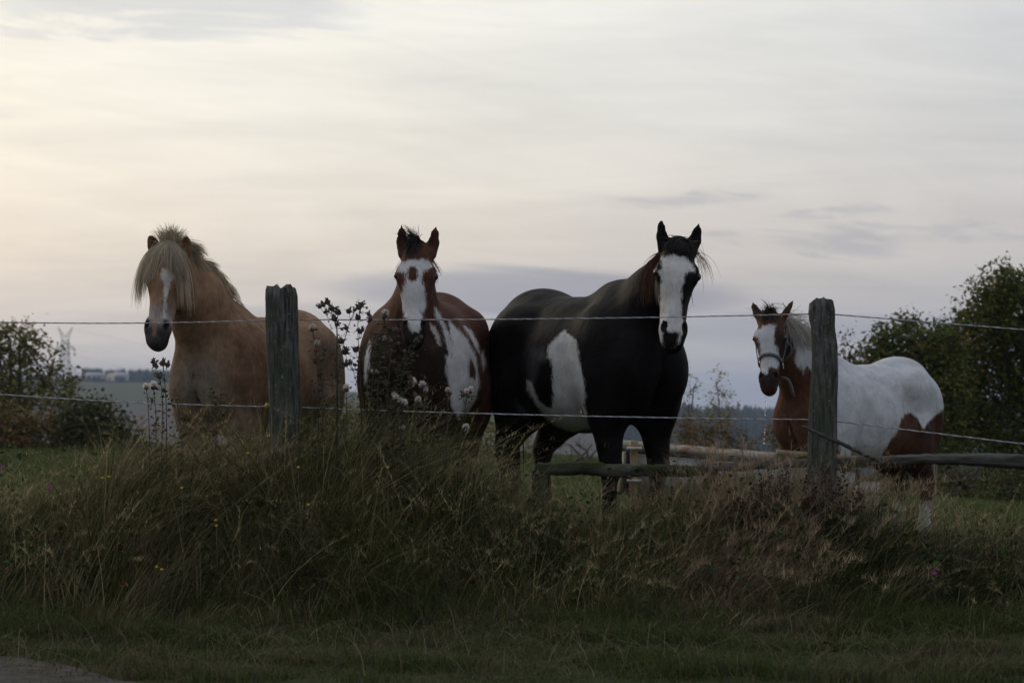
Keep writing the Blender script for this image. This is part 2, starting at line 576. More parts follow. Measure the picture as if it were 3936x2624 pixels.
class SDF:
    def __init__(self):
        self.p = []

    def ell(self, c, r, axes=None, k=0.05, op='u'):
        A = np.eye(3) if axes is None else np.array([nrm(a) for a in axes])
        r = np.asarray(r, float)
        ext = np.sqrt(((A * r[:, None]) ** 2).sum(0))
        c = np.asarray(c, float)
        self.p.append(('e', c, r, A, k, op, c - ext, c + ext))

    def cone(self, a, b, ra, rb, k=0.05, flat=None, fs=1.0, op='u'):
        a, b = np.asarray(a, float), np.asarray(b, float)
        rm = max(ra, rb) * max(1.0, fs)
        self.p.append(('c', a, b, ra, rb, k, op, np.minimum(a, b) - rm, np.maximum(a, b) + rm, None if flat is None else nrm(flat), fs))

    @staticmethod
    def dist(q, x, y, z):
        if q[0] == 'e':
            _, c, r, A = q[:4]
            dx, dy, dz = x - c[0], y - c[1], z - c[2]
            u = dx * A[0, 0] + dy * A[0, 1] + dz * A[0, 2]
            v = dx * A[1, 0] + dy * A[1, 1] + dz * A[1, 2]
            w = dx * A[2, 0] + dy * A[2, 1] + dz * A[2, 2]
            u, v, w = u / r[0], v / r[1], w / r[2]
            k0 = np.sqrt(u * u + v * v + w * w) + 1e-6
            k1 = np.sqrt((u / r[0]) ** 2 + (v / r[1]) ** 2 + (w / r[2]) ** 2) + 1e-6
            return k0 * (k0 - 1) / k1
        _, a, b, ra, rb, k, op, lo, hi, n, fs = q
        dx, dy, dz = x - a[0], y - a[1], z - a[2]
        ba = b - a
        s = 1.0
        if n is not None:
            # squash space along n so the section becomes an ellipse
            dn = (dx * n[0] + dy * n[1] + dz * n[2]) * (1 / fs - 1)
            dx, dy, dz = dx + dn * n[0], dy + dn * n[1], dz + dn * n[2]
            ba = ba + n * (ba @ n) * (1 / fs - 1)
            s = min(1.0, fs) ** 0.5
        t = np.clip((dx * ba[0] + dy * ba[1] + dz * ba[2]) / (ba @ ba), 0, 1)
        ex, ey, ez = dx - t * ba[0], dy - t * ba[1], dz - t * ba[2]
        return (np.sqrt(ex * ex + ey * ey + ez * ez) - (ra + t * (rb - ra))) * s

    @staticmethod
    def blend(D, d, k, op):
        if op == 'u':
            h = np.maximum(k - np.abs(D - d), 0) / k
            return np.minimum(D, d) - h * h * k * 0.25
        d = -d
        h = np.maximum(k - np.abs(D - d), 0) / k
        return np.maximum(D, d) + h * h * k * 0.25

    def at(self, pts, lo=0):
        x, y, z = pts[:, 0], pts[:, 1], pts[:, 2]
        D = np.full(len(pts), 10.0)
        for q in self.p:
            k, op = (q[4], q[5]) if q[0] == 'e' else (q[5], q[6])
            if op == 's':
                continue
            D = self.blend(D, self.dist(q, x, y, z), k, op)
        return D

    def grad(self, pts):
        e = 0.004
        g = np.stack([self.at(pts + np.eye(3)[i] * e) - self.at(pts - np.eye(3)[i] * e) for i in range(3)], 1)
        return g / (np.linalg.norm(g, axis=1)[:, None] + 1e-9)

    def project(self, pts, off=0.0, it=6):
        pts = np.array(pts, float)
        for _ in range(it):
            pts = pts - self.grad(pts) * (self.at(pts) - off)[:, None]
        return pts

    def polygonise(self, h, zmin):
        lo = np.min([q[6] if q[0] == 'e' else q[7] for q in self.p], 0) - 3 * h
        hi = np.max([q[7] if q[0] == 'e' else q[8] for q in self.p], 0) + 3 * h
        n = np.ceil((hi - lo) / h).astype(int) + 1
        gx, gy, gz = [(lo[i] + np.arange(n[i]) * h).astype(np.float32) for i in range(3)]
        D = np.full(n, 1.0, dtype=np.float32)
        for q in self.p:
            k, op = (q[4], q[5]) if q[0] == 'e' else (q[5], q[6])
            a, b = (q[6], q[7]) if q[0] == 'e' else (q[7], q[8])
            mg = k + 3 * h
            i0 = np.clip(np.floor((a - mg - lo) / h).astype(int), 0, n - 1)
            i1 = np.clip(np.ceil((b + mg - lo) / h).astype(int) + 1, 1, n)
            sl = tuple(slice(i0[j], i1[j]) for j in range(3))
            d = self.dist(q, gx[sl[0]][:, None, None], gy[sl[1]][None, :, None], gz[sl[2]][None, None, :])
            D[sl] = self.blend(D[sl], d, k, op)
        D = np.maximum(D, (zmin - gz)[None, None, :])
        S = (D < 0).astype(np.uint8)
        cnt = sum(S[i:n[0] - 1 + i, j:n[1] - 1 + j, k:n[2] - 1 + k].astype(np.int8) for i in (0, 1) for j in (0, 1) for k in (0, 1))
        act = (cnt > 0) & (cnt < 8)
        idx = np.argwhere(act)
        cv = {}
        for i in (0, 1):
            for j in (0, 1):
                for k in (0, 1):
                    cv[(i, j, k)] = D[idx[:, 0] + i, idx[:, 1] + j, idx[:, 2] + k]
        acc = np.zeros((len(idx), 3))
        num = np.zeros(len(idx))
        cs = list(cv)
        for a in cs:
            for ax in range(3):
                if a[ax] == 0:
                    b = list(a)
                    b[ax] = 1
                    b = tuple(b)
                    va, vb = cv[a], cv[b]
                    cr = (va < 0) != (vb < 0)
                    t = np.where(cr, va / np.where(cr, va - vb, 1), 0)
                    pos = np.array(a, float)[None, :].repeat(len(idx), 0)
                    pos[:, ax] = t
                    acc[cr] += pos[cr]
                    num[cr] += 1
        V = lo + (idx + acc / num[:, None]) * h
        vid = np.full(act.shape, -1, dtype=np.int32)
        vid[idx[:, 0], idx[:, 1], idx[:, 2]] = np.arange(len(idx))
        quads = []
        for ax in range(3):
            s0 = [slice(1, -1)] * 3
            s1 = [slice(1, -1)] * 3
            s0[ax] = slice(0, n[ax] - 1)
            s1[ax] = slice(1, n[ax])
            A, B = S[tuple(s0)], S[tuple(s1)]
            e = np.argwhere(A != B)
            sgn = A[e[:, 0], e[:, 1], e[:, 2]] == 1
            off = np.ones(3, int)
            off[ax] = 0
            e = e + off
            u, v = (ax + 1) % 3, (ax + 2) % 3
            c = []
            for du, dv in ((1, 1), (0, 1), (0, 0), (1, 0)):
                q = e.copy()
                q[:, u] -= du
                q[:, v] -= dv
                c.append(vid[q[:, 0], q[:, 1], q[:, 2]])
            c = np.stack(c, 1)
            c[~sgn] = c[~sgn][:, ::-1]
            quads.append(c)
        quads = np.vstack(quads)
        return V, quads[(quads >= 0).all(1)]


def poly_sd(px, py, poly):
    """signed distance in pixels, positive inside"""
    poly = np.asarray(poly, float)
    d = np.full(len(px), 1e9)
    ins = np.zeros(len(px), bool)
    for (x0, y0), (x1, y1) in zip(poly, np.roll(poly, -1, 0)):
        ex, ey = x1 - x0, y1 - y0
        wx, wy = px - x0, py - y0
        t = np.clip((wx * ex + wy * ey) / (ex * ex + ey * ey + 1e-9), 0, 1)
        d = np.minimum(d, np.hypot(wx - t * ex, wy - t * ey))
        cr = ((y0 > py) != (y1 > py)) & (px < (x1 - x0) * (py - y0) / (y1 - y0 + 1e-12) + x0)
        ins ^= cr
    return np.where(ins, d, -d)


def coat_mat(name, white=(0.62, 0.61, 0.60), rough=0.75, sheen=0.0, edge=0.016, spec=0.05, dust=0.30):
    m, t, bs = new_mat(name)
    tc = t.add('ShaderNodeTexCoord')
    base = attr(t, 'col').outputs['Color']
    wa = attr(t, 'white').outputs['Fac']
    mp = t.add('ShaderNodeMapping')
    mp.inputs['Scale'].default_value = (1, 1, 0.28)
    t.l.new(tc.outputs['Object'], mp.inputs['Vector'])
    hair = t.noise(mp.outputs[0], 110, 4, 0.75)
    big = t.noise(tc.outputs['Object'], 9, 6, 0.65)
    streak = t.noise(mp.outputs[0], 34, 5, 0.7, 0.4)
    mud = t.noise(tc.outputs['Object'], 5.5, 6, 0.72)
    wob = t.math('ADD', t.math('MULTIPLY', t.math('SUBTRACT', hair, 0.5), edge * 2.6), t.math('MULTIPLY', t.math('SUBTRACT', big, 0.5), edge * 2.0))
    wob = t.math('ADD', wob, t.math('MULTIPLY', t.math('SUBTRACT', streak, 0.5), edge * 2.6))
    wm = t.smooth(t.math('ADD', wa, wob), -0.010, 0.012)
    var = t.ramp(big, [(0.25, (0.62, 0.62, 0.62)), (0.75, (1.36, 1.36, 1.36))])
    b2 = t.mix(1.0, base, var, 'MULTIPLY')
    b2 = t.mix(1.0, b2, t.ramp(streak, [(0.25, (0.70, 0.70, 0.70)), (0.75, (1.30, 1.30, 1.30))]), 'MULTIPLY')
    b2 = t.mix(1.0, b2, t.ramp(hair, [(0.2, (0.66, 0.66, 0.66)), (0.8, (1.34, 1.34, 1.34))]), 'MULTIPLY')
    b2 = t.mix(t.math('MULTIPLY', t.smooth(mud, 0.56, 0.72), dust), b2, (0.20, 0.165, 0.125))
    w2 = t.mix(t.smooth(big, 0.35, 0.75), white, tuple(c * 0.78 for c in white))
    w2 = t.mix(t.math('MULTIPLY', t.smooth(mud, 0.52, 0.70), 0.5), w2, (0.30, 0.255, 0.20))
    w2 = t.mix(1.0, w2, t.ramp(streak, [(0.25, (0.86, 0.86, 0.86)), (0.75, (1.10, 1.10, 1.10))]), 'MULTIPLY')
    w2 = t.mix(1.0, w2, t.ramp(hair, [(0.2, (0.84, 0.84, 0.84)), (0.8, (1.10, 1.10, 1.10))]), 'MULTIPLY')
    t.l.new(t.mix(wm, b2, w2), bs.inputs['Base Color'])
    bs.inputs['Roughness'].default_value = rough
    bs.inputs['Specular IOR Level'].default_value = spec
    bs.inputs['Sheen Weight'].default_value = sheen
    bs.inputs['Sheen Roughness'].default_value = 0.5
    b = t.add('ShaderNodeBump')
    b.inputs['Strength'].default_value = 0.5
    b.inputs['Distance'].default_value = 0.006
    t.l.new(hair, b.inputs['Height'])
    musc = t.noise(tc.outputs['Object'], 4.5, 3, 0.5)
    b2n = t.add('ShaderNodeBump')
    b2n.inputs['Strength'].default_value = 0.55
    b2n.inputs['Distance'].default_value = 0.06
    t.l.new(musc, b2n.inputs['Height'])
    t.l.new(b2n.outputs[0], b.inputs['Normal'])
    t.l.new(b.outputs[0], bs.inputs['Normal'])
    return m


M['eye'] = plain_mat('wet_dark_eye', (0.008, 0.006, 0.005), rough=0.08, spec=0.6)
M['hoof'] = plain_mat('hoof_horn', (0.05, 0.045, 0.04), (0.09, 0.08, 0.07), 30, 0.6)


def hair(roots, dirs, length, sdf, col, width=0.005, segs=6, grav=1.0, off=0.008, wave=0.0, tip=None, stiff=None):
    """strands as thin tapering ribbons that fall under gravity and lie on the body"""
    N = len(roots)
    p = np.array(roots, float)
    v = np.array(dirs, float)
    v /= np.linalg.norm(v, axis=1)[:, None]
    length = np.broadcast_to(np.asarray(length, float), (N,))
    st = (length / segs)[:, None]
    pts = [p.copy()]
    g = np.array([0, 0, -1.0])
    ph = RNG.normal(size=(N, 3))
    for i in range(segs):
        gr = grav if stiff is None else grav * stiff[:, None]
        v = v + g * gr * st * 9 + ph * wave * RNG.uniform(0.5, 1.0, (N, 1))
        v /= np.linalg.norm(v, axis=1)[:, None]
        p = p + v * st
        if sdf is not None:
            for _ in range(2):
                d = sdf.at(p)
                pen = np.maximum(off * (0.4 + i / segs) - d, 0)
                w = pen > 0
                if w.any():
                    p[w] += sdf.grad(p[w]) * pen[w][:, None]
        pts.append(p.copy())
    pts = np.stack(pts, 1)
    tan = np.gradient(pts, axis=1)
    view = np.array([0, 1.0, 0]) + RNG.normal(size=(N, 1, 3)) * 0.5
    side = np.cross(tan, view)
    side /= np.linalg.norm(side, axis=2)[:, :, None] + 1e-9
    tt = np.linspace(0, 1, segs + 1)
    w = width * (1 - 0.8 * tt ** 2)[None, :, None]
    wN = RNG.uniform(0.6, 1.3, (N, 1, 1))
    L = pts - side * w * wN / 2
    R = pts + side * w * wN / 2
    V = np.stack([L, R], 2).reshape(-1, 3)
    n = segs + 1
    base = np.arange(N)[:, None] * (2 * n) + 2 * np.arange(segs)[None, :]
    f = np.stack([base, base + 1, base + 3, base + 2], -1).reshape(-1, 4)
    col = np.broadcast_to(np.asarray(col, float), (N, 3))
    tipc = col if tip is None else np.broadcast_to(np.asarray(tip, float), (N, 3))
    C = col[:, None, :] * (1 - tt[None, :, None]) + tipc[:, None, :] * tt[None, :, None]
    C = np.repeat(C, 2, axis=1).reshape(-1, 3)
    return V, f, C


def rot_axis(v, axis, ang):
    return np.array(Matrix.Rotation(ang, 3, Vector(axis)) @ Vector(v))


def make_horse(name, label, O, head_deg, S, girth, gz, poll, tau, yaw, roll, hs, ears, colour_fn, mat, hsize=0.0125, neckw=1.0, legs_dx=(0, 0, 0, 0), neck_up=0.0, barrel=1.0, nflat=1.0):
    """O: ground point under the middle of the back; head_deg: heading, 0 = towards the camera, positive turns to the photo's right"""
    a = math.radians(head_deg)
    hx = np.array([math.sin(a), -math.cos(a), 0])
    hy = np.array([math.cos(a), math.sin(a), 0])          # the horse's left
    up = np.array([0, 0, 1.0])
    O3 = np.array([O[0], O[1], gz])

    def W(x, y, z):
        return O3 + S * (x * hx + y * hy + z * up)
    AX = [hx, hy, up]
    s = SDF()
    g = girth

    def E(c, r, k=0.08, axes=AX, op='u'):
        s.ell(W(*c), np.array(r) * S, axes, k * S, op)

    def Cn(p, q, ra, rb, k=0.05, flat=None, fs=1.0):
        s.cone(W(*p), W(*q), ra * S, rb * S, k * S, flat, fs)
    # trunk
    E((0.02, 0, 1.07), (0.60, 0.335 * g * barrel, 0.37))
    E((-0.08, 0, 0.97), (0.46, 0.325 * g * barrel, 0.31), 0.1)
    E((0.44, 0, 1.07), (0.30, 0.265 * g, 0.36), 0.1)
    E((-0.52, 0, 1.19), (0.38, 0.295 * g, 0.32), 0.1)
    E((-0.20, 0, 1.31), (0.36, 0.20 * g, 0.15), 0.1)
    E((-0.56, 0, 1.40), (0.24, 0.13 * g, 0.115), 0.1)
    E((0.30, 0, 1.41), (0.24, 0.085, 0.13), 0.1)
    for sd in (-1, 1):
        ax = [nrm(0.25 * hx + 0 * hy - up), hy, nrm(hx + 0.25 * up)]
        E((0.43, sd * 0.175 * g, 1.02), (0.36, 0.105, 0.17), 0.12, ax)
        E((0.64, sd * 0.105, 1.02), (0.13, 0.125, 0.20), 0.06)
        E((-0.60, sd * 0.165 * g, 1.02), (0.25, 0.145, 0.36), 0.07)
        E((-0.78, sd * 0.115, 1.10), (0.13, 0.115, 0.25), 0.06)
        E((-0.44, sd * 0.225 * g, 1.30), (0.13, 0.055, 0.08), 0.14)       # point of the hip
        df, dh = (legs_dx[0], legs_dx[2]) if sd < 0 else (legs_dx[1], legs_dx[3])
        y = sd * 0.165
        Cn((0.42, y, 0.95), (0.43 + df * 0.3, y, 0.78), 0.135, 0.105, 0.07)
        Cn((0.43 + df * 0.3, y, 0.78), (0.47 + df * 0.8, y, 0.49), 0.105, 0.062, 0.05)
        E((0.475 + df * 0.8, y, 0.46), (0.06, 0.058, 0.08), 0.03)
        Cn((0.46 + df * 0.8, y, 0.43), (0.455 + df, y, 0.20), 0.046, 0.042, 0.03)
        E((0.46 + df, y, 0.175), (0.055, 0.05, 0.055), 0.03)
        Cn((0.46 + df, y, 0.17), (0.52 + df, y, 0.06), 0.046, 0.052, 0.03)
        Cn((0.51 + df, y, 0.075), (0.53 + df, y, 0.02), 0.052, 0.07, 0.02)
        y = sd * 0.16 * min(g, 1.05)
        Cn((-0.48, y * 1.1, 0.92), (-0.50 + dh * 0.3, y * 1.08, 0.80), 0.165, 0.15, 0.08)
        Cn((-0.50 + dh * 0.3, y * 1.08, 0.80), (-0.74 + dh * 0.8, y, 0.56), 0.145, 0.072, 0.06)
        E((-0.77 + dh * 0.8, y, 0.53), (0.07, 0.05, 0.085), 0.03)
        Cn((-0.76 + dh * 0.8, y, 0.50), (-0.73 + dh, y, 0.21), 0.052, 0.045, 0.03)
        E((-0.73 + dh, y, 0.18), (0.058, 0.05, 0.055), 0.03)
        Cn((-0.73 + dh, y, 0.17), (-0.66 + dh, y, 0.06), 0.046, 0.052, 0.03)
        Cn((-0.67 + dh, y, 0.075), (-0.65 + dh, y, 0.02), 0.052, 0.068, 0.02)
    for sd in (-1, 1):
        E((-0.34, sd * 0.385 * g * barrel, 1.13), (0.10, 0.07, 0.13), 0.10, op='s')      # hollow of the flank
        E((0.20, sd * 0.375 * g * barrel, 0.98), (0.05, 0.06, 0.26), 0.09, op='s')       # behind the shoulder
        E((-0.68, sd * 0.335 * g, 1.02), (0.04, 0.05, 0.22), 0.07, op='s')               # hamstring groove
    E((0.70, 0, 1.02), (0.10, 0.016, 0.20), 0.05, op='s')                  # groove between the breast muscles
    Cn((-0.86, 0, 1.36), (-0.93, 0, 1.20), 0.045, 0.03, 0.04)              # dock of the tail
    # head frame
    A0, F0, S0 = np.array([0, -math.sin(tau), -math.cos(tau)]), np.array([0, -math.cos(tau), math.sin(tau)]), np.array([1.0, 0, 0])

    def rr(v):
        v = rot_axis(v, (0, 0, 1), yaw)
        return rot_axis(v, (0, 1, 0), roll)
    ha, hf, hsd = rr(A0), rr(F0), rr(S0)
    poll = np.asarray(poll, float)

    def H(a_, s_, f_):
        return poll + hs * (a_ * ha + s_ * hsd + f_ * hf)
    HX = [ha, hsd, hf]

    def HE(c, r, k=0.03, op='u', axes=HX):
        s.ell(H(*c), np.array(r) * hs, axes, k * hs, op)
    # neck
    nb, nt = W(0.50, 0, 1.16), H(0.13, 0, -0.15)
    cb, ct = W(0.30, 0, 1.36), H(0.02, 0, -0.085)
    perp = nrm(np.cross(ct - cb, nb - cb))
    mid = 0.5 * (nb + nt)
    cm = 0.5 * (cb + ct) + np.array([0, 0, 0.02 + neck_up])
    lm = 0.55 * mid + 0.45 * cm
    s.cone(nb, lm, 0.25 * S, 0.195 * S * neckw, 0.10, perp, 0.78 * nflat)
    s.cone(lm, nt, 0.185 * S * neckw, 0.115 * hs, 0.08, perp, 0.75 * nflat)
    s.cone(cb, cm, 0.14 * S, 0.105 * S * neckw, 0.10, perp, 0.70 * nflat)
    s.cone(cm, ct, 0.105 * S * neckw, 0.075 * hs, 0.08, perp, 0.75 * nflat)
    s.ell(W(0.40, 0, 1.26), np.array([0.24, 0.155, 0.20]) * S, AX, 0.14)
    # skull
    HE((0.06, 0, -0.03), (0.11, 0.085, 0.10), 0.05)
    HE((0.19, 0, -0.02), (0.15, 0.108, 0.085), 0.05)
    s.cone(H(0.20, 0, -0.005), H(0.50, 0, -0.015), 0.080 * hs, 0.050 * hs, 0.04 * hs)
    s.cone(H(0.22, 0, -0.12), H(0.50, 0, -0.075), 0.068 * hs, 0.045 * hs, 0.04 * hs)
    for sd in (-1, 1):
        HE((0.215, sd * 0.062, -0.125), (0.125, 0.038, 0.105), 0.04)
        HE((0.185, sd * 0.098, 0.005), (0.055, 0.026, 0.034), 0.03)
        HE((0.36, sd * 0.052, -0.055), (0.14, 0.022, 0.03), 0.04)           # cheek ridge
        HE((0.510, sd * 0.050, -0.005), (0.050, 0.026, 0.042), 0.025)       # nostril wing
    HE((0.530, 0, -0.035), (0.090, 0.068, 0.066), 0.035)
    HE((0.590, 0, -0.035), (0.052, 0.060, 0.054), 0.03)
    HE((0.588, 0, -0.080), (0.046, 0.046, 0.040), 0.035)
    for sd in (-1, 1):
        HE((0.515, sd * 0.058, 0.028), (0.030, 0.016, 0.024), 0.012, 's', [nrm(ha + 0.45 * sd * hsd), nrm(hsd - 0.45 * sd * ha), hf])
    # ears: (side offset, tip offset in side, tip height, tip forward, width, twist)
    ear_info = []
    for (so, ts, th, tf, wd, tw) in ears:
        b = H(0.025, so, -0.045)
        tip = poll + hs * (ts * hsd - th * ha + tf * hf)
        e = tip - b
        Ln = np.linalg.norm(e)
        e = e / Ln
        fn = nrm(hf - e * (hf @ e))
        fn = rot_axis(fn, e, tw)
        m1, m2 = b + e * Ln * 0.40, b + e * Ln * 0.72
        s.cone(b, m1, 0.034 * hs, wd * hs, 0.03 * hs, fn, 0.60)
        s.cone(m1, m2, wd * hs, wd * 0.72 * hs, 0.012 * hs, fn, 0.55)
        s.cone(m2, tip, wd * 0.70 * hs, 0.006 * hs, 0.012 * hs, fn, 0.60)
        s.ell(b + e * Ln * 0.50 + fn * wd * 0.62 * hs, np.array([Ln * 0.36, wd * 0.52 * hs, wd * 0.62 * hs]), [e, nrm(np.cross(e, fn)), fn], 0.010 * hs, 's')
        ear_info.append((b, tip, fn))
    V, Q = s.polygonise(hsize, gz + 0.003)
    # coat
    hd = V - poll
    hc = np.stack([hd @ ha, hd @ hsd, hd @ hf], 1) / hs
    loc = V - O3
    lc = np.stack([loc @ hx, loc @ hy, loc[:, 2]], 1) / S
    px, py = proj(V)
    ishead = (hc[:, 0] > -0.28) & (hc[:, 0] < 0.72) & (np.abs(hc[:, 1]) < 0.20) & (hc[:, 2] > -0.24 + 0.10 * (hc[:, 0] < 0.10)) & (hc[:, 2] < 0.3)
    info = dict(hc=hc, lc=lc, px=px, py=py, head=ishead, V=V, N=len(V))
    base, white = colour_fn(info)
    # the nostril hollows are coloured darker than the muzzle
    for sd in (-1, 1):
        q = ((hc - np.array([0.515, sd * 0.058, 0.022])) / np.array([0.036, 0.020, 0.030]))
        k = 1 - sstep(0.75, 1.1, np.sqrt((q ** 2).sum(1)))
        base = base * (1 - k[:, None]) + np.array([0.012, 0.009, 0.008]) * k[:, None]
        white = np.where(k > 0.4, -0.03, white)
    hoof = lc[:, 2] < 0.075
    base = np.where(hoof[:, None], np.array([0.05, 0.045, 0.04]), base)
    white = np.where(hoof, -0.05, white)
    root = empty(name, tuple(O3))
    tag(root, label, 'horse', 'horses standing behind the fence')
    body = mesh_np('body', V - O3, Q, mat, root, True, base)
    at = body.data.attributes.new('white', 'FLOAT', 'POINT')
    at.data.foreach_set('value', white.astype(np.float32))
    # eyes sit in the sockets
    for sd in (-1, 1):
        c = s.project(H(0.195, sd * 0.125, 0.012)[None, :], -0.012 * hs)[0]
        eb = MB()
        th = np.linspace(0, math.pi, 9)
        ring = np.linspace(0, 2 * math.pi, 13)[:-1]
        vv = [c + hs * 0.022 * (math.cos(a_) * hf + math.sin(a_) * (math.cos(b_) * ha * 1.15 + math.sin(b_) * hsd)) for a_ in th for b_ in ring]
        ff = [(i * 12 + j, i * 12 + (j + 1) % 12, (i + 1) * 12 + (j + 1) % 12, (i + 1) * 12 + j) for i in range(8) for j in range(12)]
        eb.raw(vv, None, ff)
        eb.build('eye', M['eye'], root, True, O3)
    # tail
    n = 420
    r = W(-0.95, 0, 1.27) + RNG.normal(size=(n, 3)) * 0.025 * S
    k = RNG.uniform(0, 1, (n, 1))
    r = r * (1 - k) + (W(-0.95, 0, 1.10) + RNG.normal(size=(n, 3)) * 0.02) * k
    info.update(root=root, O3=O3, W=W, H=H, s=s, ha=ha, hf=hf, hsd=hsd, hx=hx, hy=hy, S=S, hs=hs, cb=cb, cm=cm, ct=ct, poll=poll, tail_roots=r, ears=ear_info, perp=perp)
    return info


def add_hair(h, name, V, f, C):
    return mesh_np(name, V - h['O3'], f, M['hair'], h['root'], True, C)


def tail(h, col, length=0.95):
    r = h['tail_roots'] + h['hx'] * 0.06 * h['S']
    n = len(r)
    d = -h['hx'][None, :] * 0.12 + RNG.normal(size=(n, 3)) * 0.06 + np.array([0, 0, -0.9])
    c = np.asarray(col) * RNG.uniform(0.6, 1.3, (n, 1))
    add_hair(h, 'tail', *hair(r, d, RNG.uniform(0.7, 1.0, n) * length * h['S'], None, c, 0.012, 8, 0.5, wave=0.015))


def crest_pts(h, n, t0=0.05, t1=1.0):
    """points on the top of the neck from the withers to the poll"""
    t = RNG.uniform(t0, t1, n)[:, None]
    cb, cm, ct = h['cb'], h['cm'], h['ct'] + h['hs'] * (-0.02) * h['ha']
    p = (1 - t) ** 2 * cb + 2 * t * (1 - t) * (2 * cm - 0.5 * cb - 0.5 * ct) + t ** 2 * ct
    p = p + np.array([0, 0.10, 0.16]) * 0.9
    p = h['s'].project(p, 0.0, 8)
    return p, t[:, 0]


def white_from(info, polys, cut=()):
    """combine coat patches given as outlines seen from the lane; cut: outlines taken away again"""
    scale = info['V'][:, 1] / F
    w = np.full(info['N'], -0.2)
    for mask, poly in polys:
        d = poly_sd(info['px'], info['py'], poly) * scale
        w = np.where(mask, np.maximum(w, d), w)
    for mask, poly in cut:
        d = poly_sd(info['px'], info['py'], poly) * scale
        w = np.where(mask, np.minimum(w, -d), w)
    return w


def lerp3(a, b, k):
    return np.asarray(a) * (1 - k[:, None]) + np.asarray(b) * k[:, None]


def muzzle_dark(i, base, col, a0=0.50, a1=0.58, side=None):
    k = sstep(a0, a1, i['hc'][:, 0]) * i['head']
    return lerp3(base, col, k)


# ---- the flaxen-maned chestnut pony
def coat_flaxen(i):
    lc, hc = i['lc'], i['hc']
    base = np.tile(np.array([0.205, 0.122, 0.070]), (i['N'], 1))
    base = lerp3(base, (0.215, 0.165, 0.117), sstep(1.02, 0.70, lc[:, 2]) * (1 - i['head']))            # mealy belly and legs
    front = np.exp(-(((i['px'] - 760) / 110) ** 2 + ((i['py'] - 1470) / 110) ** 2)) * (~i['head'])
    base = lerp3(base, (0.175, 0.148, 0.116), np.clip(front * 1.1, 0, 0.9))
    rump = np.exp(-(((i['px'] - 1265) / 60) ** 2 + ((i['py'] - 1420) / 150) ** 2)) * (~i['head'])
    base = lerp3(base, (0.20, 0.152, 0.108), np.clip(rump, 0, 0.8))
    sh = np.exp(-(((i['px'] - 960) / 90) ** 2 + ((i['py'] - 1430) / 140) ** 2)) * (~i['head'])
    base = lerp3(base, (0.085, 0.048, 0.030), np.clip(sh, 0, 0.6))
    hd = i['head']
    base = lerp3(base, (0.25, 0.225, 0.21), sstep(0.34, 0.46, hc[:, 0]) * hd * 0.9)                     # grey muzzle
    base = lerp3(base, (0.050, 0.044, 0.043), sstep(0.475, 0.56, hc[:, 0]) * hd)
    base = lerp3(base, (0.055, 0.028, 0.018), sstep(0.005, -0.05, hc[:, 0]) * hd * 0.85)
    k = np.exp(-((hc[:, 1] + 0.002) / 0.012) ** 2) * sstep(0.45, 0.49, hc[:, 0]) * (1 - sstep(0.57, 0.60, hc[:, 0])) * (hc[:, 2] > -0.02) * hd
    base = lerp3(base, (0.27, 0.17, 0.13), k)                                                            # pink snip
    k = np.exp(-(((np.abs(hc[:, 1]) - 0.10) / 0.03) ** 2 + ((hc[:, 0] - 0.20) / 0.05) ** 2)) * hd
    base = lerp3(base, (0.11, 0.085, 0.07), np.clip(k, 0, 0.8))
    w = white_from(i, [(hd, [(622, 1030), (655, 1035), (672, 1060), (652, 1082), (648, 1120), (640, 1165), (636, 1215), (628, 1215), (627, 1150), (630, 1095), (618, 1062)])])
    return base, w


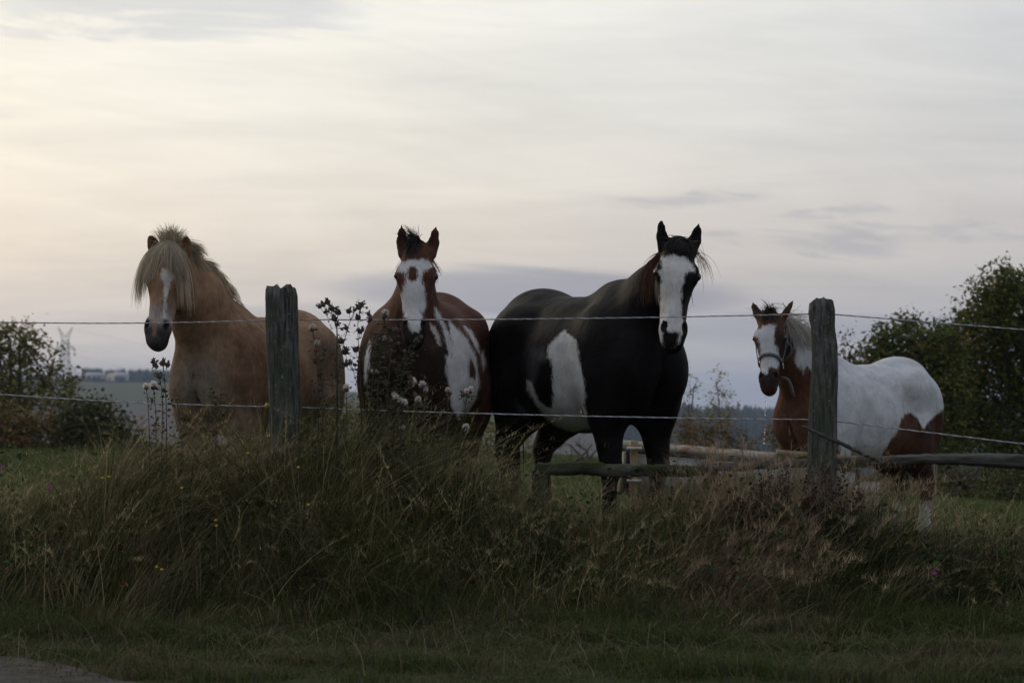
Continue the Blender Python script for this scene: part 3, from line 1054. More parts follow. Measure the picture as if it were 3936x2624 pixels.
def coat_bay(i):
    lc, hc, hd = i['lc'], i['hc'], i['head']
    base = np.tile(np.array([0.074, 0.032, 0.021]), (i['N'], 1))
    base = lerp3(base, (0.022, 0.013, 0.010), sstep(0.36, 0.58, lc[:, 0]) * sstep(1.42, 1.10, lc[:, 2]) * (~hd))  # shade on the breast, painted into the coat colour
    base = lerp3(base, (0.012, 0.010, 0.010), sstep(0.62, 0.45, lc[:, 2]))
    ear = sstep(0.0, -0.06, hc[:, 0]) * hd
    base = lerp3(base, (0.035, 0.015, 0.012), ear)
    base = lerp3(base, (0.020, 0.014, 0.013), sstep(0.55, 0.58, hc[:, 0]) * hd)
    base = lerp3(base, (0.020, 0.014, 0.013), (np.abs(hc[:, 1]) > 0.040) * sstep(0.46, 0.50, hc[:, 0]) * hd)
    blaze = [(1530, 1040), (1540, 1012), (1570, 1000), (1600, 994), (1640, 998), (1662, 1015), (1660, 1026), (1630, 1040), (1622, 1062), (1626, 1095), (1638, 1130), (1642, 1180), (1628, 1200), (1622, 1250), (1608, 1272), (1588, 1276),
             (1572, 1262), (1558, 1235), (1552, 1205), (1530, 1175), (1524, 1150), (1545, 1125), (1555, 1085), (1562, 1070), (1560, 1045), (1542, 1046)]
    spot = [(1562, 1050), (1566, 1034), (1580, 1024), (1596, 1027), (1608, 1040), (1607, 1060), (1597, 1076), (1576, 1080), (1563, 1068)]
    body = ~hd
    P1 = [(1728, 1232), (1765, 1270), (1800, 1305), (1830, 1370), (1838, 1440), (1845, 1480), (1830, 1530), (1800, 1580), (1760, 1600), (1735, 1560), (1730, 1500), (1715, 1440), (1712, 1360), (1722, 1370), (1738, 1375), (1730, 1300)]
    P2 = [(1668, 1180), (1680, 1185), (1700, 1225), (1730, 1290), (1740, 1340), (1738, 1400), (1730, 1420), (1722, 1330), (1700, 1260), (1672, 1210)]
    P3 = [(1655, 1240), (1675, 1262), (1690, 1300), (1698, 1330), (1685, 1325), (1672, 1290), (1656, 1265)]
    P4 = [(1398, 1430), (1402, 1370), (1422, 1310), (1418, 1380), (1410, 1460), (1400, 1480)]
    P5 = [(1785, 1255), (1810, 1270), (1838, 1320), (1842, 1360), (1828, 1335), (1805, 1290)]
    P6 = [(1850, 1360), (1862, 1340), (1866, 1400), (1858, 1430)]
    cut = [(body, [(1808, 1380), (1822, 1395), (1830, 1430), (1822, 1455), (1806, 1445), (1802, 1410)]), (hd, spot)]
    w = white_from(i, [(hd & (hc[:, 2] > -0.06), blaze)] + [(body, p) for p in (P1, P2, P3, P4, P5, P6)], cut)
    pink = sstep(0.44, 0.54, hc[:, 0]) * hd
    return base, w


def coat_black(i):
    lc, hc, hd = i['lc'], i['hc'], i['head']
    base = np.tile(np.array([0.0055, 0.0045, 0.0047]), (i['N'], 1))
    body = ~hd
    base = lerp3(base, (0.13, 0.06, 0.045), sstep(0.59, 0.62, hc[:, 0]) * hd * (hc[:, 2] < -0.075) * 0.5)
    blaze = [(2545, 990), (2575, 982), (2600, 978), (2640, 990), (2665, 1010), (2674, 1042), (2640, 1048), (2630, 1085), (2618, 1120), (2618, 1160), (2624, 1180), (2620, 1215), (2627, 1240), (2630, 1275), (2618, 1310), (2600, 1330), (2560, 1332),
             (2532, 1310), (2517, 1270), (2524, 1235), (2536, 1200), (2538, 1140), (2545, 1080), (2535, 1055), (2520, 1046), (2542, 1036)]
    patch = [(2155, 1285), (2172, 1275), (2190, 1292), (2208, 1305), (2222, 1350), (2228, 1410), (2240, 1470), (2246, 1520), (2242, 1560), (2254, 1620), (2262, 1645), (2200, 1655), (2140, 1635), (2095, 1600), (2060, 1550), (2030, 1500), (2032, 1465),
             (2050, 1495), (2066, 1540), (2095, 1565), (2120, 1572), (2128, 1540), (2130, 1470), (2128, 1410), (2122, 1380), (2106, 1370), (2108, 1330)]
    leg = [(1985, 1540), (1995, 1560), (2020, 1545), (2045, 1560), (2035, 1600), (2000, 1590)]
    chin = [(2546, 1280), (2556, 1276), (2582, 1279), (2600, 1274), (2607, 1282), (2603, 1306), (2594, 1345), (2552, 1345), (2546, 1306)]
    w = white_from(i, [(hd & (hc[:, 2] > -0.09), blaze), (body & (lc[:, 0] < 0.50), patch)], [(hd, chin)])
    w = w + 0.006 * body
    w2 = white_from(i, [(body, leg)])
    base = lerp3(base, (0.10, 0.095, 0.095), sstep(-0.03, 0.02, w2) * 0.4)
    g = white_from(i, [(body, [(2045, 1340), (2095, 1335), (2110, 1375), (2070, 1400), (2055, 1470), (2030, 1470), (2030, 1400)])])
    base = lerp3(base, (0.07, 0.068, 0.07), sstep(-0.03, 0.03, g) * 0.7)
    return base, w


def coat_pinto(i):
    lc, hc, hd = i['lc'], i['hc'], i['head']
    base = np.tile(np.array([0.085, 0.039, 0.024]), (i['N'], 1))
    body = ~hd
    base = lerp3(base, (0.030, 0.020, 0.016), sstep(0.455, 0.50, hc[:, 0]) * hd)
    base = lerp3(base, (0.10, 0.035, 0.022), sstep(0.60, 0.64, hc[:, 0]) * hd)
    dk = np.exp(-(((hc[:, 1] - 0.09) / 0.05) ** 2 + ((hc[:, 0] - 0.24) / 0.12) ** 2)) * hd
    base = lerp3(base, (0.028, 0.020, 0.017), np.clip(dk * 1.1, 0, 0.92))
    base = lerp3(base, (0.05, 0.025, 0.018), sstep(0.02, -0.05, hc[:, 0]) * hd * 0.8)
    blaze = [(2900, 1272), (2925, 1262), (2932, 1248), (2985, 1246), (2982, 1268), (2975, 1290), (2980, 1320), (2992, 1352), (2998, 1390), (2990, 1418), (2960, 1410), (2950, 1438), (2928, 1434), (2922, 1400), (2922, 1350), (2918, 1320), (2912, 1300), (2898, 1292)]
    scale = i['V'][:, 1] / F
    # white trunk: everything behind a ragged line on the shoulder and above one on the thigh
    trunk = [(3100, 1300), (3330, 1250), (3700, 1250), (3700, 1500), (3606, 1590), (3585, 1606), (3564, 1628), (3547, 1650), (3527, 1608), (3502, 1586), (3480, 1588), (3464, 1616), (3447, 1655), (3420, 1700), (3350, 1800), (3230, 1800), (3225, 1700), (3150, 1640), (3095, 1500)]
    nape = [(3035, 1215), (3110, 1240), (3180, 1350), (3180, 1430), (3115, 1425), (3102, 1405), (3088, 1440), (3080, 1410), (3075, 1430), (3055, 1395), (3062, 1350), (3040, 1300)]
    farside = lc[:, 1] < -0.02
    w = white_from(i, [(hd & (hc[:, 2] > -0.08), blaze), (body & (lc[:, 0] < 0.58), trunk), (body | (hc[:, 2] < -0.12), nape)])
    # white stockings below the hocks
    w = np.where((lc[:, 2] < 0.42) & (lc[:, 2] > 0.075), np.maximum(w, (0.35 - lc[:, 2]) * 0.22), w)
    base = lerp3(base, (0.036, 0.017, 0.012), sstep(-0.25, -0.45, lc[:, 0]) * body * 0.8)  # brown of the hindquarters darkened in the coat, standing in for shade
    return base, w


def build_horses():
    D = math.radians
    # ---------------- chestnut pony with flaxen mane
    p = P(652, 945, 12.72)
    g = hz(-1.6, 13.6)
    h = make_horse('horse', 'chestnut horse with long blond forelock and mane, behind the mossy post beside the thistles', (-1.615, 13.62), -22, 0.96, 1.07, g,
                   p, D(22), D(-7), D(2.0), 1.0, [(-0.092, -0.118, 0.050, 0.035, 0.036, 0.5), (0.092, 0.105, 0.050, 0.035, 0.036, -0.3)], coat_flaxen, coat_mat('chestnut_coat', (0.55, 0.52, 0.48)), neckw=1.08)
    n = 3600
    pr, t = crest_pts(h, n, 0.30, 1.0)
    pr += RNG.normal(size=(n, 3)) * 0.010
    d = np.array([0.55, 0.30, 0.22]) + RNG.normal(size=(n, 3)) * 0.17
    lid = (t * 34 + RNG.normal(size=n) * 0.35).astype(int)
    lk = RNG.normal(size=(80, 3)) * 0.22
    d = np.array([0.55, 0.30, 0.22]) + RNG.normal(size=(n, 3)) * 0.07 + lk[lid]
    lbr = RNG.uniform(0.65, 1.2, 80)[lid][:, None]
    lln = RNG.uniform(0.7, 1.35, 80)[lid]
    bl = np.array([0.46, 0.385, 0.27])
    c = bl * lbr * RNG.uniform(0.6, 1.2, (n, 1)) * np.array([1, 0.97, 0.92])
    add_hair(h, 'mane', *hair(pr, d, RNG.uniform(0.10, 0.19, n) * lln, h['s'], c, 0.0036, 6, 1.35, wave=0.035))
    n = 1500
    sdn = np.where(RNG.uniform(0, 1, n) < 0.5, -1.0, 1.0)
    q = RNG.normal(size=(n, 2)) * np.array([0.016, 0.022])
    r = h['H'](-0.005, 0, 0.06) + q[:, :1] * h['ha'] + (q[:, 1:] + 0.014 * sdn[:, None]) * h['hsd']
    r = h['s'].project(r, 0.0, 6)
    lat = np.abs(RNG.normal(size=n)) * 0.36 + 0.27
    lid = np.clip(((sdn * lat) * 16 + 26 + RNG.normal(size=n) * 0.3).astype(int), 0, 59)
    lk = RNG.normal(size=(60, 3)) * 0.10
    lbr = RNG.uniform(0.62, 1.2, 60)[lid][:, None]
    lln = RNG.uniform(0.55, 1.15, 60)[lid]
    d = h['hf'] * 0.35 + (sdn * lat)[:, None] * h['hsd'] * 1.1 + h['ha'] * RNG.uniform(0.35, 0.7, (n, 1)) + RNG.normal(size=(n, 3)) * 0.03 + lk[lid]
    ln = (0.13 + 0.34 * np.clip(lat, 0, 0.85)) * lln * RNG.uniform(0.75, 1.08, n)
    c = bl * lbr * RNG.uniform(0.65, 1.25, (n, 1))
    add_hair(h, 'forelock', *hair(r, d, ln, h['s'], c, 0.0030, 9, 0.85, off=0.006, wave=0.010))
    n = 420
    r = h['H'](-0.02, 0, -0.02) + RNG.normal(size=(n, 3)) * np.array([0.030, 0.025, 0.01])
    r = h['s'].project(r, 0.0, 6)
    d = np.array([0.0, -0.1, 0.9]) + RNG.normal(size=(n, 3)) * np.array([0.45, 0.3, 0.2])
    add_hair(h, 'tuft', *hair(r, d, RNG.uniform(0.05, 0.11, n), None, bl * RNG.uniform(0.5, 1.25, (n, 1)), 0.0032, 5, 0.9, wave=0.05))
    tail(h, bl)

    # ---------------- bay and white horse seen head-on
    p = P(1604, 950, 12.62)
    g = hz(-0.53, 13.45)
    h = make_horse('horse', 'red-brown and white horse facing the lane, brown spot within its white blaze', (-0.545, 13.50), -7, 1.03, 1.04, g,
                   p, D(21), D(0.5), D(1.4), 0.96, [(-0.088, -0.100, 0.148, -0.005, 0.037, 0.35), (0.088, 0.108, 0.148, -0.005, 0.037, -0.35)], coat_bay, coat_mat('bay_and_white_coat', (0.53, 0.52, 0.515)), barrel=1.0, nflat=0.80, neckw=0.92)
    n = 380
    pr, t = crest_pts(h, n, 0.45, 0.98)
    d = np.array([-0.5, 0.05, -0.25]) + RNG.normal(size=(n, 3)) * 0.2
    right = RNG.uniform(0, 1, n) < 0.25
    d[right, 0] *= -1
    c = np.array([0.022, 0.014, 0.011]) * RNG.uniform(0.6, 1.6, (n, 1))
    add_hair(h, 'mane', *hair(pr, d, RNG.uniform(0.10, 0.21, n), h['s'], c, 0.0045, 6, 1.0, wave=0.04, tip=(0.05, 0.022, 0.012)))
    n = 500
    r = h['poll'] + RNG.normal(size=(n, 1)) * 0.018 * h['hsd'] - 0.004 * h['hsd'] + RNG.normal(size=(n, 3)) * 0.012
    r = h['s'].project(r + 0.05 * h['hf'] - 0.05 * h['ha'], 0.0, 6)
    d = -0.22 * h['hsd'] + 0.3 * h['hf'] + h['ha'] * RNG.uniform(-0.35, 0.8, (n, 1)) + RNG.normal(size=(n, 3)) * 0.10
    c = np.array([0.020, 0.012, 0.010]) * RNG.uniform(0.6, 1.6, (n, 1))
    add_hair(h, 'forelock', *hair(r, d, RNG.uniform(0.06, 0.13, n), h['s'], c, 0.004, 6, 1.0, off=0.005, wave=0.03))
    tail(h, (0.02, 0.013, 0.01))

    # ---------------- black horse with a white flank patch
    p = P(2610, 935, 12.66)
    g = hz(0.5, 13.5)
    h = make_horse('horse', 'large black horse with broad white blaze and ragged white patch on its flank', (0.485, 13.55), 31, 1.045, 1.05, g,
                   p, D(20), D(4), D(6.5), 1.04, [(-0.084, -0.108, 0.140, -0.01, 0.037, 0.55), (0.080, 0.110, 0.138, -0.01, 0.036, -0.2)], coat_black, coat_mat('black_and_white_coat', (0.53, 0.52, 0.505), 0.6, 0.0, 0.018, 0.06, 0.012), neckw=0.86, neck_up=-0.07, legs_dx=(0, 0.0, 0.05, -0.06), barrel=1.02)
    n = 700
    pr, t = crest_pts(h, n, 0.40, 0.95)
    near = (t > 0.80) & (RNG.uniform(0, 1, n) < 0.7)
    d = np.where(near[:, None], np.array([-0.55, -0.30, -0.35]), np.array([0.5, 0.25, -0.25])) + RNG.normal(size=(n, 3)) * 0.14
    c = np.array([0.016, 0.011, 0.010]) * RNG.uniform(0.5, 1.5, (n, 1))
    tip = np.array([0.15, 0.062, 0.024]) * RNG.uniform(0.1, 1.2, (n, 1))
    add_hair(h, 'mane', *hair(pr, d, RNG.uniform(0.16, 0.40, n), h['s'], c, 0.005, 8, 1.0, off=0.006, wave=0.02, tip=tip))
    n = 460
    r = h['H'](-0.01, 0, 0.03) + RNG.normal(size=(n, 1)) * 0.035 * h['hsd'] + RNG.normal(size=(n, 3)) * 0.010
    r = h['s'].project(r, 0.0, 6)
    sdn = np.sign(RNG.normal(size=(n, 1)))
    d = sdn * 0.25 * h['hsd'] + 0.25 * h['hf'] + h['ha'] * RNG.uniform(0.05, 0.9, (n, 1)) + RNG.normal(size=(n, 3)) * 0.08
    c = np.array([0.012, 0.009, 0.008]) * RNG.uniform(0.6, 1.6, (n, 1))
    add_hair(h, 'forelock', *hair(r, d, RNG.uniform(0.06, 0.12, n), h['s'], c, 0.005, 6, 1.0, off=0.006, wave=0.03))
    n = 34                                                                     # loose rusty locks beside the right cheek
    r = h['s'].project(h['H'](0.03, 0.09, -0.02) + RNG.normal(size=(n, 3)) * 0.02, 0.0, 5)
    d = 0.5 * h['hsd'] + 0.2 * h['ha'] + RNG.normal(size=(n, 3)) * 0.15
    add_hair(h, 'lock', *hair(r, d, RNG.uniform(0.10, 0.24, n), h['s'], (0.06, 0.028, 0.015), 0.0024, 7, 1.3, wave=0.03))
    tail(h, (0.015, 0.011, 0.01))

    # ---------------- young brown and white horse with a halter
    p = P(2962, 1212, 15.60)
    g = hz(2.57, 16.5)
    h = make_horse('horse', 'young brown and white horse wearing a grey halter, behind the crooked post', (2.575, 16.42), -49, 0.955, 1.0, g,
                   p, D(22), D(-14), D(-1.0), 0.93, [(-0.078, -0.150, 0.125, -0.02, 0.036, 0.3), (0.080, 0.172, 0.120, 0.01, 0.038, -0.7)], coat_pinto, coat_mat('brown_and_white_coat', (0.50, 0.505, 0.525)), legs_dx=(0, 0, -0.03, 0.06))
    n = 1500
    pr, t = crest_pts(h, n, 0.35, 0.93)
    d = np.array([0.34, -0.25, 0.05]) + RNG.normal(size=(n, 3)) * 0.16
    c = np.array([0.46, 0.43, 0.38]) * RNG.uniform(0.5, 1.15, (n, 1))
    add_hair(h, 'mane', *hair(pr, d, RNG.uniform(0.14, 0.30, n), h['s'], c, 0.005, 6, 0.9, wave=0.09))
    n = 700
    r = h['poll'] + RNG.normal(size=(n, 1)) * 0.035 * h['hsd'] + RNG.normal(size=(n, 3)) * 0.010
    r = h['s'].project(r + 0.05 * h['hf'] - 0.05 * h['ha'], 0.0, 6)
    d = h['hf'] * 0.35 + h['ha'] * RNG.uniform(-0.2, 0.8, (n, 1)) + RNG.normal(size=(n, 3)) * 0.14
    c = np.array([0.060, 0.042, 0.030]) * RNG.uniform(0.6, 1.6, (n, 1))
    add_hair(h, 'forelock', *hair(r, d, RNG.uniform(0.05, 0.12, n), h['s'], c, 0.005, 6, 0.9, off=0.008, wave=0.05))
    tail(h, (0.30, 0.27, 0.23))
    # halter: straps that lie on the head
    s, H, hs = h['s'], h['H'], h['hs']
    hal = empty('halter', (0, 0, 0))
    hal.parent = h['root']
    tag(hal, 'grey webbing halter with pale stitching')
    webm = plain_mat('grey_halter_webbing', (0.105, 0.11, 0.12), (0.065, 0.068, 0.075), 60, 0.8)

    def strap(name, pts, w=0.014):
        pts = s.project(np.array(pts), 0.007, 8)
        nn = s.grad(pts)
        tan = np.gradient(pts, axis=0)
        tan /= np.linalg.norm(tan, axis=1)[:, None]
        b = np.cross(nn, tan)
        b /= np.linalg.norm(b, axis=1)[:, None]
        rows = [pts - b * w, pts + b * w, pts + b * w + nn * 0.006, pts - b * w + nn * 0.006]
        n = len(pts)
        V = np.stack(rows, 1).reshape(-1, 3)
        f = []
        for i in range(n - 1):
            for j in range(4):
                f.append((i * 4 + j, i * 4 + (j + 1) % 4, (i + 1) * 4 + (j + 1) % 4, (i + 1) * 4 + j))
        mb = MB()
        mb.raw(V, None, f)
        return mb.build(name, webm, hal, False, h['O3'])
    th = np.linspace(0, 2 * math.pi, 41)
    strap('noseband', [H(0.355 + 0.035 * (0.5 - 0.5 * math.cos(q)), 0.12 * math.sin(q), -0.05 + 0.14 * math.cos(q)) for q in th], 0.011)
    for sd in (-1, 1):
        strap('cheek_strap', [H(0.385 - 0.30 * k, sd * (0.085 + 0.035 * k), -0.06 - 0.03 * k) for k in np.linspace(0, 1, 14)], 0.010)
        strap('jaw_strap', [H(0.385 + 0.02 * k, sd * (0.085 - 0.075 * k), -0.06 - 0.11 * k) for k in np.linspace(0, 1, 10)], 0.009)
    strap('throat_strap', [H(0.13 + 0.07 * (0.5 - 0.5 * math.cos(q)), 0.17 * math.sin(q), -0.10 + 0.19 * math.cos(q)) for q in np.linspace(0.45 * math.pi, 1.55 * math.pi, 26)], 0.010)
    # a loose end hangs below the jaw
    a, b2 = H(0.47, 0.075, -0.12), H(0.60, 0.17, -0.20)
    cur = [a + (b2 - a) * k + np.array([0.012, -0.01, 0.045]) * math.sin(math.pi * k) for k in np.linspace(0, 1, 10)]
    mb = MB()
    mb.tube(cur, 0.011, 6)
    mb.build('loose_strap', webm, hal, True, h['O3'])
    mb = MB()
    rc = H(0.40, 0.088, -0.055)
    mb.tube([rc + hs * 0.022 * (math.cos(q) * h['ha'] + math.sin(q) * h['hf']) + 0.012 * h['hsd'] for q in np.linspace(0, 2 * math.pi, 15)], 0.0035, 5, caps=False)
    mb.build('ring', plain_mat('steel_ring', (0.35, 0.35, 0.36), rough=0.35, metallic=1.0), hal, True, h['O3'])
    # water dripping from the muzzle of the young horse
    wm, t, bs = new_mat('water_drop')
    bs.inputs['Base Color'].default_value = (0.9, 0.95, 1, 1)
    bs.inputs['Roughness'].default_value = 0.05
    bs.inputs['Transmission Weight'].default_value = 0.8
    bs.inputs['IOR'].default_value = 1.33
    chin = H(0.625, 0, -0.09)
    ys = [1512, 1528, 1546, 1566, 1580, 1594, 1612, 1648, 1660, 1669, 1687, 1703]
    d0 = empty('water_drip', (chin[0], chin[1], chin[2]))
    tag(d0, 'string of water drops falling from the haltered horse\'s muzzle', 'water drops')
    for k, yy in enumerate(ys):
        c = P(2945 - k * 0.8, yy, chin[1])
        r = 0.0035 + 0.001 * (k % 3)
        mb = MB()
        mb.tube([c + np.array([0, 0, q]) for q in (-r, -r * 0.6, r * 0.2, r, r * 1.9)], [r * 0.2, r * 0.85, r, r * 0.55, 0.0005], 7)
        mb.build('drop', wm, d0, True, chin)


build_horses()


# ------------------------------------------------------------------ fence
def make_post(label, rows, Y, zbase, notch=None, seed=0, group='fence posts'):
    """rows: (px, py, width px) down the post"""
    r = np.random.default_rng(seed)
    pts = [P(a, b, Y) for a, b, w in rows]
    rad = [w * Y / F / 2 for a, b, w in rows]
    base = pts[-1].copy()
    base[2] = zbase - 0.25
    pts.append(base)
    rad.append(rad[-1] * 1.03)
    zs = np.array([p[2] for p in pts])
    n, sides = 34, 30
    zz = np.linspace(zs[0], zs[-1], n)
    cx = np.interp(-zz, -zs, [p[0] for p in pts])
    rr = np.interp(-zz, -zs, rad)
    th = np.arange(sides) / sides * 2 * math.pi
    ridge = 1 + 0.035 * np.sin(th * 4 + r.uniform(0, 6)) + 0.02 * np.sin(th * 7 + r.uniform(0, 6)) + r.normal(size=sides) * 0.018
    V = []
    for i in range(n):
        k = ridge + r.normal(size=sides) * 0.012 + 0.02 * np.sin(zz[i] * 9 + th * 2)
        z = np.full(sides, zz[i])
        if i < 3:
            z = z + (r.normal(size=sides) * 0.006 + 0.012 * np.sin(th * 2 + seed)) * (1 - i / 3)
            k = k * (0.955 if i == 0 else 1.0)
            if notch:
                z = z - notch * np.clip(np.cos(th - math.pi) - 0.45, 0, 1) * (1 - i / 4) * 2
        # squarish section, split wood
        sq = 1 / np.maximum(np.abs(np.cos(th)), np.abs(np.sin(th))) ** 0.45
        V.append(np.stack([cx[i] + rr[i] * k * sq * np.cos(th), Y + rr[i] * 0.92 * k * sq * np.sin(th), z], 1))
    V = np.vstack(V)
    i = np.arange(n - 1)[:, None] * sides
    j = np.arange(sides)[None, :]
    j2 = (j + 1) % sides
    f4 = np.stack([i + j, i + sides + j, i + sides + j2, i + j2], -1).reshape(-1, 4)
    # uneven top
    ring2 = V[:sides] * np.array([1, 1, 1])
    c = V[:sides].mean(0)
    inner = c + (V[:sides] - c) * np.array([0.55, 0.55, 1]) + np.stack([np.zeros(sides), np.zeros(sides), r.normal(size=sides) * 0.004], 1)
    o1 = len(V)
    V = np.vstack([V, inner, c[None, :]])
    f4b = np.stack([j[0], j2[0], o1 + j2[0], o1 + j[0]], 1)
    f3 = np.stack([o1 + j[0], o1 + j2[0], np.full(sides, o1 + sides)], 1)
    org = np.array([base[0], Y, zbase])
    o = mesh_np('fence_post', V - org, [f4, f4b, f3], M['post'], None, True, None, tuple(org))
    return tag(o, label, 'fence post', group)


def rope(name, label, pts):
    pts = np.array(pts)
    seg = np.linalg.norm(np.diff(pts, axis=0), axis=1)
    s = np.concatenate([[0], np.cumsum(seg)])
    n = int(s[-1] / 0.016)
    t = np.linspace(0, s[-1], n)
    c = np.stack([np.interp(t, s, pts[:, k]) for k in range(3)], 1)
    # slight sag between the posts
    for i in range(len(seg)):
        if seg[i] > 1.5:
            k = (t >= s[i]) & (t <= s[i + 1])
            q = (t[k] - s[i]) / seg[i]
            c[k, 2] -= 0.012 * 4 * q * (1 - q)
    root = empty(name, tuple(pts[0]))
    tag(root, label, 'fence rope', 'electric fence ropes')
    for j in range(3):
        ph = t * 2 * math.pi / 0.075 + j * 2 * math.pi / 3
        v = c.copy()
        v[:, 2] += 0.0021 * np.sin(ph)
        v[:, 1] += 0.0021 * np.cos(ph)
        mb = MB()
        mb.tube(v, 0.0019, 5, caps=False)
        mb.build('strand', M['rope'] if j else M['rope_dark'], root, True, pts[0])


M['rope_dark'] = plain_mat('dark_rope_strand', (0.20, 0.21, 0.21), (0.10, 0.10, 0.10), 80, 0.7)


def build_fence():
    Y = FENCE_Y
    make_post('thick mossy fence post in front of the chestnut horse', [(1079, 1108, 116), (1082, 1130, 118), (1084, 1250, 117), (1090, 1400, 119), (1097, 1560, 121), (1100, 1750, 122)], Y, hz(-1.25, Y), None, 3)
    make_post('crooked grey fence post in front of the haltered horse', [(3156, 1152, 96), (3158, 1200, 102), (3163, 1260, 92), (3170, 1340, 102), (3169, 1450, 104), (3163, 1560, 108), (3160, 1720, 112)], Y, hz(1.68, Y), 0.022, 5)
    # the next posts to either side, out of the photograph
    yl, yr = Y + 0.25, 11.15
    make_post('fence post beyond the left edge of the photograph', [(-1010, 1150, 110), (-1000, 1400, 112)], yl, hz(-4.2, yl), None, 8)
    make_post('fence post beyond the right edge of the photograph', [(5330, 1330, 112), (5330, 1600, 114)], yr, hz(4.5, yr), None, 9)
    b = 0.095
    up = [P(-1010, 1247, yl + b), P(0, 1238, Y + b + 0.1), P(1084, 1228, Y + b), P(3165, 1205, Y + b), P(3936, 1267, 11.6), P(5330, 1392, yr + b)]
    lo = [P(-1010, 1470, yl + b), P(0, 1515, Y + b + 0.1), P(1094, 1563, Y + b), P(3162, 1612, Y + b), P(3936, 1706, 11.6), P(5330, 1880, yr + b)]
    rope('fence_rope', 'upper white twisted electric fence rope strung across the horses', up)
    rope('fence_rope', 'lower white twisted electric fence rope just above the tall grass', lo)
    for (px, py, lab) in [(1028, 1558, 'small yellow rope insulator low on the mossy post')]:
        c = P(px, py, Y - 0.01)
        mb = MB()
        mb.tube([c + np.array([d, 0, 0]) for d in (-0.014, -0.009, 0.0, 0.012, 0.03)], [0.006, 0.013, 0.010, 0.012, 0.006], 10)
        mb.tube([c + np.array([-0.004, 0.013 * math.cos(q), 0.013 * math.sin(q)]) for q in np.linspace(0, 5.2, 12)], 0.004, 6)
        tag(mb.build('rope_insulator', M['insulator'], None, True), lab, 'insulator')


def rough_log(name, label, rows, Ya, Yb, mat, seed, cat='log', wob=0.05):
    r = np.random.default_rng(seed)
    n = 90
    t = np.linspace(0, 1, n)
    k = np.linspace(0, 1, len(rows))
    px = np.interp(t, k, [q[0] for q in rows])
    py = np.interp(t, k, [q[1] for q in rows])
    w = np.interp(t, k, [q[2] for q in rows])
    Ys = Ya + (Yb - Ya) * t
    c = np.array([P(a, b, y) for a, b, y in zip(px, py, Ys)])
    c[:, 2] += 0.05 * (w.mean() * Ya / F) * np.sin(t * 17 + seed) + r.normal(size=n) * 0.0015
    rad = w * Ys / F / 2 * (1 + wob * np.sin(t * 23 + seed) + r.normal(size=n) * 0.03)
    sides = 14
    mb = MB()
    mb.tube(c, rad, sides)
    ring = mb.v[0][:-2].reshape(n, sides, 3)
    off = ring - c[:, None, :]
    furrow = 1 + 0.10 * np.sin(np.arange(sides) * 2.6 + seed)[None, :] + r.normal(size=(n, sides)) * 0.05
    for _ in range(6):
        i0, j0 = r.integers(2, n - 2), r.integers(0, sides)
        furrow[i0 - 1:i0 + 2, j0] += 0.22
    mb.v[0][:-2] = (c[:, None, :] + off * furrow[:, :, None]).reshape(-1, 3)
    # broken-off twig stubs
    for _ in range(5):
        i = r.integers(3, n - 3)
        d = nrm(np.array([r.normal(), -abs(r.normal()), r.normal()]))
        mb.tube([c[i], c[i] + d * rad[i] * 1.2, c[i] + d * rad[i] * 1.6], [rad[i] * 0.4, rad[i] * 0.3, rad[i] * 0.15], 6)
    o = mb.build(name, mat, None, True, c[0])
    o.location = c[0]
    return tag(o, label, cat)


def build_rails():
    rough_log('log_rail', 'dark mossy log rail across the legs of the black horse', [(2055, 1797, 46), (2200, 1801, 50), (2400, 1806, 50), (2600, 1808, 44), (2760, 1806, 38)], 12.15, 12.15, M['log'], 3)
    rough_log('wooden_rail', 'long weathered grey rail below the haltered horse', [(2700, 1795, 28), (3000, 1784, 30), (3250, 1772, 32), (3500, 1764, 36), (3750, 1766, 48), (4050, 1775, 58), (4700, 1785, 66)], 12.05, 12.0, M['greywood'], 4, 'rail')
    rough_log('leaning_stick', 'thin grey stick slanting down behind the crooked post', [(3085, 1638, 11), (3180, 1680, 15), (3290, 1730, 15), (3390, 1778, 11)], 11.62, 11.80, M['greywood'], 6, 'stick')
    # stubs the rails lie on
    for k, (px, py, w, yy, lab) in enumerate([(2075, 1800, 60, 12.2, 'short stub post under the left end of the mossy log rail'), (2735, 1795, 56, 12.2, 'short stub post where the two rails meet'), (4300, 1770, 60, 12.1, 'stub post under the far right of the grey rail')]):
        make_post(lab, [(px, py + 22, w), (px, py + 120, w)], yy, hz(P(px, py, yy)[0], yy), None, 20 + k, 'stub posts')


